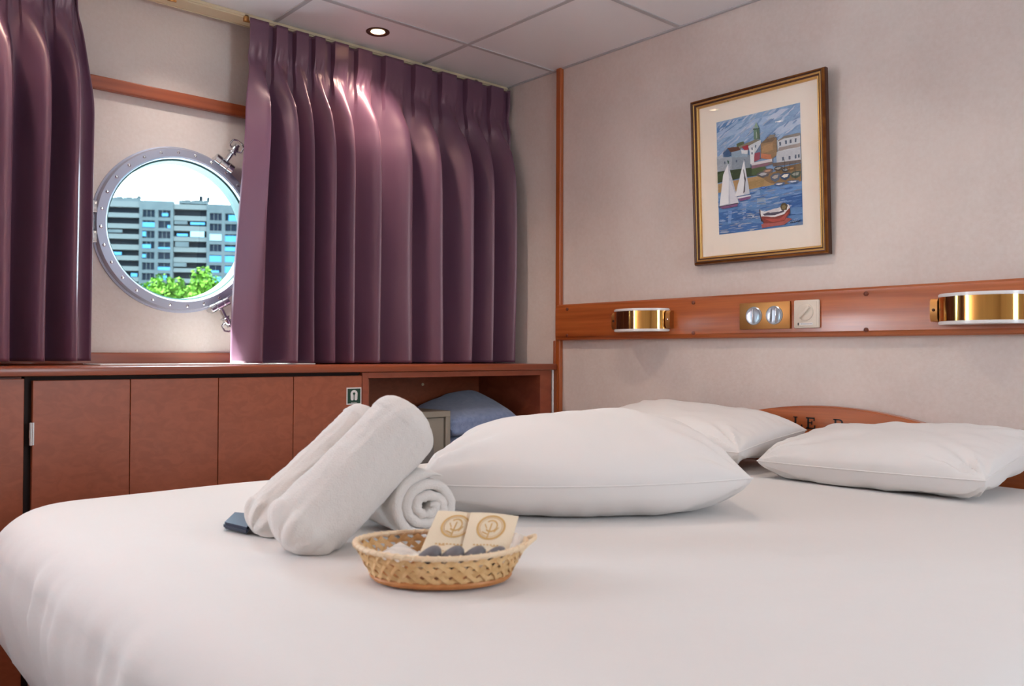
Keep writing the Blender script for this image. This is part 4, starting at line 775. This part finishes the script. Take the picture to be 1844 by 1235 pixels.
def spiral_towel(label, face, back, r, turns, seed):
    face, back = Vector(face), Vector(back); ax = (back - face).normalized(); L = (back - face).length
    side = ax.cross(Vector((0, 0, 1))).normalized(); up = side.cross(ax).normalized()
    bm = BM(); p_ = (r - .004) / turns; NS = int(turns * 44); prof = []
    hw = p_ * .52
    for k in range(8): q = PI/2 + PI*k/7; prof.append((hw*.9 + hw*.9*math.cos(q), hw*math.sin(q)))        # face end, rounded
    for k in range(1, 14): prof.append((L*k/14, -hw))
    for k in range(5): prof.append((L, -hw + 2*hw*k/4))
    for k in range(1, 14): prof.append((L*(1-k/14), hw))
    V = []
    for i in range(NS+1):
        f = i/NS; th = -2*PI*turns*f + 1.1; R0 = .005 + p_*turns*f
        inner = 1 - f
        R0 += inner * .0045*math.sin(th*2.0 + seed) + .003*nz(math.cos(th)*2, math.sin(th)*2, f*4 + seed)*(.4+inner)
        dirv = side*math.cos(th)*(1.03) + up*math.sin(th)*.98
        bulge = .016*(f)**2 if f > .3 else .0014
        row = []
        end_taper = 1 if f < .97 else max(.15, (1-f)/.03)
        for (l, rr) in prof:
            lv = l + (bulge*0 + .010*(1 - (f))**2) * 0 + .008*f*f*(1 - l/L) + .002*nz(th*.8, seed, l*3)*(1-l/L)
            rad = R0 + rr*end_taper + .0012*nz(math.cos(th)*6, math.sin(th)*6, l*20)
            row.append(bm.verts.new(face + ax*lv + dirv*rad))
        V.append(row)
    m = len(prof)
    for i in range(NS):
        for k in range(m): bm.faces.new((V[i][k], V[i+1][k], V[i+1][(k+1) % m], V[i][(k+1) % m]))
    bm.faces.new(V[0]); bm.faces.new(V[-1][::-1])
    for v in bm.verts:
        if v.co.z < BZ + .002: v.co.z = BZ + .002
    fix(bm)
    o = obj('rolled_towel', bm, TERRY, loc=(face.x, face.y, BZ)); tag(o, label, 'towel', 'rolled white towels on the bed')
    for p in o.data.polygons: p.use_smooth = True
spiral_towel('white towel roll lying flat, its spiral end beside the basket', (.828, 1.134, BZ + .056), (.872, 1.40, BZ + .056), .0555, 3.0, 2.0)
# dark flat pouch under the leaning towels
t = thing('pouch', (.62, 1.40, BZ), 'dark navy flat pouch corner sticking out under the leaning towels', 'pouch')
C0 = Vector((.605, 1.437, BZ)); e1 = (Vector((.774, 1.687, BZ)) - C0).normalized(); e2 = (Vector((.625, 1.30, BZ)) - C0).normalized()
bm = BM()
q = [C0, C0 + e1*.10, C0 + e1*.10 + e2*.05 + Vector((.02, 0, 0)), C0 + e2*.075]
extrude_poly(bm, [p + Vector((0, 0, .0035)) for p in q], (0, 0, .010)); fix(bm); bmesh.ops.bevel(bm, geom=bm.edges[:], offset=.003, segments=2, affect='EDGES'); obj('cover', bm, NAVY, t)
bm = BM(); cen = sum(q, Vector()) / 4
extrude_poly(bm, [p.lerp(cen, .08) + Vector((0, 0, .0136)) for p in q], (0, 0, .0012)); fix(bm); obj('flap', bm, mat('navy_panel', (50, 60, 88), .4), t, smooth=False)

# ------------------------------------------------------------------ basket
rh = Vector((.747, -.6645, 0)); fh = Vector((.664, .747, 0))
bc = Vector((.700, .932, BZ + .0025))
t = thing('wicker_basket', bc, 'small oval wicker basket with sachets on the white bed', 'basket')
def bs(a, h, out=0):
    ca, sa = math.cos(a), math.sin(a)
    f = h ** .8
    A = .089 + (.117 - .089) * f + out; B = .062 + (.084 - .062) * f + out
    return bc + rh*A*ca + fh*B*sa + Vector((0, 0, .003 + .043*h + .004*h*ca*ca))
bm = BM(); NSt = 34
def strip(bm, pts, w, th, outs):
    rows = []
    for i, p in enumerate(pts):
        d = (pts[min(i+1, len(pts)-1)] - pts[max(i-1, 0)]).normalized(); n = Vector(((p - bc).x, (p - bc).y, 0)).normalized(); s = d.cross(n).normalized()
        p = p + n*outs[i]
        rows.append([bm.verts.new(p + s*w + n*th*.4), bm.verts.new(p + n*th), bm.verts.new(p - s*w + n*th*.4), bm.verts.new(p - s*w - n*th*.4), bm.verts.new(p - n*th), bm.verts.new(p + s*w - n*th*.4)])
    for a, b in zip(rows, rows[1:]):
        for k in range(6): bm.faces.new((a[k], a[(k+1) % 6], b[(k+1) % 6], b[k]))
    bm.faces.new(rows[0]); bm.faces.new(rows[-1][::-1])
for sgn in (1, -1):
    for k in range(NSt):
        a0 = 2*PI*k/NSt; ps, os_ = [], []
        for i in range(13):
            h = i/12; ps.append(bs(a0 + sgn*h*.52, h)); os_.append(.0009*math.sin(h*2*PI*2.5 + (0 if sgn > 0 else PI)))
        strip(bm, ps, .0034, .0008, os_)
fix(bm); obj('weave', bm, RATTAN, t)
for hh in (.24, .5, .78):
    bm = BM(); strip(bm, [bs(2*PI*k/120, hh) for k in range(121)], .0022, .0009, [.0012*math.sin(k*PI*2*15/60) for k in range(121)]); fix(bm); obj('hoop', bm, RATTAN, t)
bm = BM(); tube(bm, [bs(2*PI*k/120, 0, .001) + Vector((0, 0, .002)) for k in range(120)], .0042, 8, closed=True); tube(bm, [bs(2*PI*k/120, .09, .0015) for k in range(120)], .0030, 8, closed=True)
ngon(bm, [bs(2*PI*k/60, 0, -.001) for k in range(60)]); ngon(bm, [bs(2*PI*k/60, 0, -.001) + Vector((0, 0, .0015)) for k in range(60)]); obj('base', bm, RATTANB, t)
bm = BM(); tube(bm, [bs(2*PI*k/120, 1.0, .000) for k in range(120)], .0036, 8, closed=True)
tube(bm, [bs(2*PI*k/720, 1.0, 0) + (Vector(((bs(2*PI*k/720, 1) - bc).x, (bs(2*PI*k/720, 1) - bc).y, 0)).normalized()*math.cos(k*PI*2*52/720) + Vector((0, 0, 1))*math.sin(k*PI*2*52/720))*.0032 for k in range(720)], .0014, 5, closed=True)
obj('rim', bm, RATTANR, t)
bm = BM(); hp = [bs(-.36, .85, .002), bs(-.28, 1.05, .005), bs(-.12, 1.16, .009), bs(.06, 1.16, .009), bs(.2, 1.05, .005), bs(.3, .85, .002)]
sp = []
for i in range(len(hp)-1):
    for q_ in range(5): sp.append(hp[i].lerp(hp[i+1], q_/5))
tube(bm, sp + [hp[-1]], .0028, 8); obj('handle', bm, RATTANR, t)
# sachets
def sachet(label, TL, TR, BR_, BL_, bend=.003):
    TL, TR, BR_, BL_ = map(Vector, (TL, TR, BR_, BL_)); n = (TR - TL).cross(BL_ - TL).normalized()
    if n.dot(fh) > 0: n = -n
    t = thing('sachet', (BL_ + BR_)/2, label, 'sachet', 'cream sachets in the basket')
    def S(u, v, d=0): return TL*(1-u)*(1-v) + TR*u*(1-v) + BL_*(1-u)*v + BR_*u*v + n*(d + bend*math.sin(u*PI)*(1 if True else 0) + .0012*math.sin(v*7))
    bm = BM()
    for s in (0, 1): gridmesh(bm, lambda u, v: S(u, v, .0008 if s else -.0010*max(0, 1 - abs(2*u-1)**4) ), 20, 20)
    fix(bm); bmesh.ops.remove_doubles(bm, verts=bm.verts[:], dist=1e-6); p = obj('packet', bm, PAPER, t)
    bm = BM()
    def ringp(c, r0, r1, sy):
        for k in range(48):
            a0, a1 = 2*PI*k/48, 2*PI*(k+1)/48
            ngon(bm, [S(c[0] + r*math.cos(a), c[1] + r*sy*math.sin(a), .0013) for r, a in ((r0, a0), (r1, a0), (r1, a1), (r0, a1))])
    sy = (TR - TL).length / (BL_ - TL).length
    ringp((.5, .27), .255, .30, sy); ringp((.5, .27), .225, .235, sy)
    def bar(u0, v0, u1, v1, w=.012):
        L_ = math.hypot(u1-u0, v1-v0); nx, ny = -(v1-v0)/L_*w, (u1-u0)/L_*w
        ngon(bm, [S(u0+nx, v0+ny, .0013), S(u1+nx, v1+ny, .0013), S(u1-nx, v1-ny, .0013), S(u0-nx, v0-ny, .0013)])
    # monogram inside the ring: loop with a stem, two leaves
    c = (.5, .25)
    for k in range(20):
        a0, a1 = -2.4 + 4.8*k/20, -2.4 + 4.8*(k+1)/20
        bar(c[0] + .12*math.cos(a0), c[1] + .10*math.sin(a0), c[0] + .12*math.cos(a1), c[1] + .10*math.sin(a1), .014)
    bar(.5, .2, .47, .46, .014); bar(.36, .22, .42, .30, .01); bar(.58, .36, .66, .27, .01); bar(.34, .36, .46, .40, .01)
    bar(.3, .60, .72, .60, .008)
    for k in range(8): bar(.22 + k*.07, .58, .26 + k*.07, .58, .011)
    for r_, n_ in ((.70, 9), (.77, 7)):
        for k in range(n_): bar(.5 - n_*.035 + k*.07, r_, .5 - n_*.035 + k*.07 + .045, r_, .008)
    obj('gold_print', bm, GOLDP, t, smooth=False)
sachet('left cream sachet with gold ring logo leaning in the basket', (.7222, .9690, .7765), (.7720, .9278, .7704), (.716, .8905, .708), (.659, .9416, .710))
sachet('right cream sachet with gold ring logo leaning in the basket', (.7533, .9333, .7753), (.8042, .8885, .7700), (.748, .8565, .710), (.7007, .8989, .710))
# dark grey toiletry tubes standing in a row in front of the sachets
GC = [(.657, .9045, .7345), (.6795, .8845, .7345), (.7010, .8655, .7345), (.7215, .8475, .7340)]
ords = ['leftmost', 'second from left', 'third from left', 'rightmost']
for i, (x, y, z) in enumerate(GC):
    t = thing('toiletry_tube', (x, y, BZ + .01), '%s of the four grey toiletry tube tips at the basket front rim' % ords[i], 'toiletry tube', 'grey toiletry tubes in the basket')
    c = Vector((x, y, z)) + fh*.006 - Vector((0, 0, .001)); d = (rh*.75 + Vector((0, 0, .33)) + fh*.1).normalized(); w_ = fh; u_ = d.cross(w_).normalized()
    bm = BM()
    def P(s, q_):
        a = 2*PI*s; l = -1 + 2*q_; r = (1 - abs(l)**2.2)**.5 if abs(l) < 1 else 0
        r *= (1 + .35*l)
        return c + d*(.0195*l) + w_*(.011*r*math.cos(a)) + u_*(.0088*r*math.sin(a))
    V = gridmesh(bm, P, 24, 20, wrap_u=True); bmesh.ops.remove_doubles(bm, verts=bm.verts[:], dist=1e-6); fix(bm); obj('cap', bm, GREYB, t)
    bm = BM(); cyl(bm, c + w_*.002 - Vector((0, 0, .004)), c + w_*.016 - Vector((0, 0, .026)), .0085, 16, bev=.002); obj('tube_body', bm, NAVY, t)
# folded clear packets
def packet(label, pts, seed, th=.004):
    pts = [Vector(p) for p in pts]; bm = BM()
    A, B, C_, D_ = pts
    def S(u, v, s):
        e = (1 - abs(2*u-1)**3)*(1 - abs(2*v-1)**3)
        return A*(1-u)*(1-v) + B*u*(1-v) + C_*u*v + D_*(1-u)*v + Vector((0, 0, s*th*e + .003*nz(u*4 + seed, v*4)*e))
    gridmesh(bm, lambda u, v: S(u, v, 1), 18, 18); gridmesh(bm, lambda u, v: S(u, v, -1), 18, 18); bmesh.ops.remove_doubles(bm, verts=bm.verts[:], dist=1e-6); fix(bm)
    tag(obj('packet', bm, FILM, loc=tuple(A)), label, 'packet')
packet('pale flat packet lying at the left end inside the basket', [(.622, .975, .728), (.668, .984, .738), (.672, .935, .728), (.628, .925, .718)], 1)
packet('pale folded packet sticking up at the right end of the basket', [(.764, .877, .727), (.786, .884, .751), (.797, .868, .748), (.765, .845, .722)], 5)

# ------------------------------------------------------------------ outside: apartment block and trees
bo = Vector((89.6, 249.4, -6.0)); ux = Vector((.848, -.530, 0)); uy = Vector((.530, .848, 0))
MB = Matrix(((ux.x, uy.x, 0, bo.x), (ux.y, uy.y, 0, bo.y), (0, 0, 1, bo.z), (0, 0, 0, 1)))
K = .162 / 5.615
def bx(zx): return (180 + zx/5.615 - 312) * .162
def bz(zy): return 1 + (635 - 330 - zy/5.615) * .162 + 6.0
t = thing('apartment_building', bo, 'grey concrete apartment block seen through the porthole glass', 'building')
def bb(bm, x0, x1, d0, d1, z0, z1): box(bm, x0, x1, d0, d1, z0, z1, M=MB)
B0, B1, D0, D1 = bx(405), bx(730), bx(1053), bx(1400)
A0, C0_ = bx(80), bx(730)
E1 = bx(1400 + 648*2) ; LX = bx(-245)
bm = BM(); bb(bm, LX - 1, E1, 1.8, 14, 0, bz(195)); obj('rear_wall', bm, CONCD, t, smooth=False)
rowsB = [(272, 348), (380, 455), (485, 560), (592, 665), (700, 770), (805, 880), (912, 985), (1020, 1095), (1127, 1200), (1234, 1305), (1341, 1412)]
def block(xa, xb, cols, dy, top):
    # solid wall built as piers and bands round real openings
    bm = BM(); zt = bz(top)
    edges = [xa] + [c for p_ in cols for c in p_] + [xb]
    for k in range(0, len(edges), 2): bb(bm, edges[k], edges[k+1], 0, 1.8, 0, zt)
    zs = [zt] + [bz(z + dy) for r in rowsB for z in r] + [0]
    for (ca, cb) in cols:
        for k in range(0, len(zs), 2): bb(bm, ca, cb, .02, 1.8, zs[k+1], zs[k])
    obj('wall', bm, CONC, t, smooth=False)
block(B0, B1, [(bx(435), bx(552)), (bx(585), bx(703))], 0, 180)
block(D0, D1 + .5, [(bx(1082), bx(1200)), (bx(1232), bx(1346))], 14, 195)
block(LX, A0 - .2, [(bx(-220), bx(-100)), (bx(-70), bx(45))], -8, 175)
rnd = random.Random(5)
def windows(cols, dy, spec):
    for ci, (ca, cb) in enumerate(cols):
        ca, cb = bx(ca), bx(cb)
        for ri, (za, zb) in enumerate(rowsB[:9]):
            z1_, z0_ = bz(za + dy), bz(zb + dy)
            bm = BM(); wd = cb - ca
            nm = rnd.choice((2, 3, 3))
            for k in range(nm+1): bb(bm, ca + wd*k/nm - .05, ca + wd*k/nm + .05, .3, .45, z0_, z1_)
            bb(bm, ca, cb, .3, .45, z0_, z0_ + .1)
            wo = obj('window', bm, CONCL, t, smooth=False)
            bm = BM(); bb(bm, ca, cb, .5, .6, z0_, z1_); obj('pane', bm, WPANE, wo, smooth=False)
            s = spec.get((ci, ri))
            if s:
                u0, u1, v0, v1, m_ = s
                bm = BM(); bb(bm, ca + wd*u0, ca + wd*u1, .1, .25, z0_ + (z1_-z0_)*v0, z0_ + (z1_-z0_)*v1); obj('awning', bm, m_, wo, smooth=False)
windows([(435, 552), (585, 703)], 0, {(0, 1): (0, 1, .1, .75, BLUEP), (1, 0): (.3, .8, .2, .6, BLUEP), (1, 1): (.75, 1, .05, .45, BLUEP), (0, 2): (0, .3, .25, .9, BLUEP), (0, 3): (0, .7, .05, .6, BLUEP), (1, 3): (.0, 1, .02, .25, BLUEP), (0, 4): (0, .3, .2, .7, BLUEP), (1, 5): (0, 1, .02, .45, BLUEP), (1, 6): (0, .75, .1, .7, BLUEP), (0, 7): (0, 1, 0, .9, BLUEP)})
windows([(1082, 1200), (1232, 1346)], 14, {(1, 0): (.3, 1, 0, .8, BLUEP), (0, 2): (0, 1, .1, 1, WHITEA), (1, 2): (0, 1, 0, .8, BLUEP), (1, 3): (0, 1, .1, .7, BLUEP), (0, 4): (0, 1, 0, .9, BLUEP), (1, 4): (0, 1, 0, .9, BLUEP), (0, 5): (.1, .8, 0, .3, BLUEP), (1, 5): (0, 1, 0, .9, BLUEP), (0, 6): (.25, 1, .05, .9, BLUEP), (0, 7): (0, 1, .1, .9, BLUEP), (1, 6): (0, 1, .0, .9, BLUEP)})
windows([(-220, -100), (-70, 45)], -8, {})
for k_ in (1, 2):       # the block goes on to the right beyond the porthole's view
    block(bx(1053 + 648*k_), bx(1400 + 648*k_), [(bx(1082 + 648*k_), bx(1200 + 648*k_)), (bx(1232 + 648*k_), bx(1346 + 648*k_))], 14 + 12*k_, 195 + 12*k_)
    windows([(1082 + 648*k_, 1200 + 648*k_), (1232 + 648*k_, 1346 + 648*k_)], 14 + 12*k_, {(0, 1): (0, 1, .1, .75, BLUEP), (1, 4): (0, 1, .1, .9, WHITEA)})
pA = [(250, 190), (355, 310), (465, 418), (570, 522), (680, 628), (785, 738), (890, 845), (997, 952), (1104, 1060), (1211, 1167)]
for zl, zh in pA:
    bm = BM(); bb(bm, A0, B0 - .05, .3, 1.8, bz(zl), bz(zh)); obj('balcony', bm, CONCL, t, smooth=False)
pC = [(255, 205), (370, 322), (475, 425), (580, 535), (690, 642), (795, 745), (895, 855), (1005, 960), (1112, 1067), (1219, 1174)]
for k_ in (1, 2):
    for zl, zh in pC:
        bm = BM(); bb(bm, bx(752 + 648*k_), bx(1051 + 648*k_), .3, 1.8, bz(zl + 12*k_), bz(zh + 12*k_)); obj('balcony', bm, CONCL, t, smooth=False)
for zl, zh in pC:
    bm = BM(); bb(bm, B1 + .05, D0 - .05, .3, 1.8, bz(zl), bz(zh)); obj('balcony', bm, CONCL, t, smooth=False)
for (a, b, c_, d, m_) in ((895, 1035, 410, 385, BLUEP), (895, 1030, 535, 478, WHITEA), (750, 880, 640, 588, CONC), (740, 865, 410, 375, CONC), (765, 870, 530, 505, BLUEP), (735, 860, 840, 800, CONC), (150, 240, 735, 705, BLUEP), (110, 245, 510, 480, CONC), (330, 390, 950, 915, BLUEP), (735, 870, 1060, 1015, WPANE)):
    bm = BM(); bb(bm, bx(a), bx(b), .1, .28, bz(c_), bz(d)); obj('awning', bm, m_, t, smooth=False)
bm = BM(); bb(bm, bx(410), bx(760), 3, 12, bz(195), bz(110)); bb(bm, bx(560), bx(735), 4, 10, bz(110), bz(66)); obj('penthouse', bm, mat('pale_render', (200, 206, 208), .8), t, smooth=False)
for (a, b, h_) in ((130, 400, 150), (780, 1050, 160)):
    bm = BM(); bb(bm, bx(a), bx(b), .5, 8, bz(195), bz(h_ + 12))
    for k in range(9): bb(bm, bx(a + (b-a)*k/9), bx(a + (b-a)*k/9) + 1.4, .6, 1.0, bz(h_+12), bz(h_ + 6 - 5*((k*7) % 3)))
    obj('roof_terrace', bm, CONC, t, smooth=False)
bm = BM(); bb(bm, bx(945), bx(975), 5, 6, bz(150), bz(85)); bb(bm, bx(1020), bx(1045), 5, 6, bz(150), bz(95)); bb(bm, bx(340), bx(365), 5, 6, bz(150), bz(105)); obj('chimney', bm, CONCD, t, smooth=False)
def tree(px_dir, dist, top, rad, label, seed):
    c = Vector((px_dir[0]*dist, px_dir[1]*dist, -6)); rnd = random.Random(seed)
    t = thing('tree', c, label, 'tree', 'trees in front of the apartment block')
    H = top + 6
    bm = BM(); tube(bm, [c, c + Vector((.2, .1, H*.35)), c + Vector((0, .2, H*.7))], [.45, .32, .15], 8); obj('trunk', bm, BARK, t)
    bm = BM()
    cl = [(c + Vector((rnd.gauss(0, .45)*rad, rnd.gauss(0, .45)*rad, H - rad*.9 - abs(rnd.gauss(0, .55))*rad)), rad*rnd.uniform(.38, .6)) for _ in range(14)] + [(c + Vector((0, 0, H - rad*.55)), rad*.55)]
    for k in range(2600):
        cc, rr = rnd.choice(cl); d = Vector((rnd.gauss(0, 1), rnd.gauss(0, 1), rnd.gauss(0, 1))).normalized()
        p = cc + d*rr*rnd.uniform(.75, 1.05); s = rnd.uniform(.22, .42)
        a = Vector((rnd.gauss(0, 1), rnd.gauss(0, 1), rnd.gauss(0, 1))).normalized(); b = a.cross(d).normalized()
        ngon(bm, [p + a*s, p + b*s*.6, p - a*s, p - b*s*.6])
    obj('foliage', bm, LEAF, t, smooth=False)
def dr(px): f = (px - 922)/1519; return (.6644 + .7473*f, .7472 - .6645*f)
tree((.3530, 1.0240), 120, 12.2, 2.9, 'bright green tree left of the tallest one below the apartment block', 1)
tree((.3745, 1.0050), 122, 10.6, 2.1, 'lowest bright green tree in the middle of the three', 2)
tree((.3900, .9910), 119, 13.2, 3.1, 'tallest bright green tree in front of the apartment block', 3)
tree((.4180, .9665), 121, 9.8, 2.4, 'bright green tree at the right edge of the porthole view', 4)
tree((.3260, 1.0480), 122, 9.0, 2.4, 'low green tree hidden at the lower left rim of the porthole', 5)
bm = BM(); box(bm, -60, 260, 30, 420, -6.4, -6.0); struct('ground', bm, EARTH)
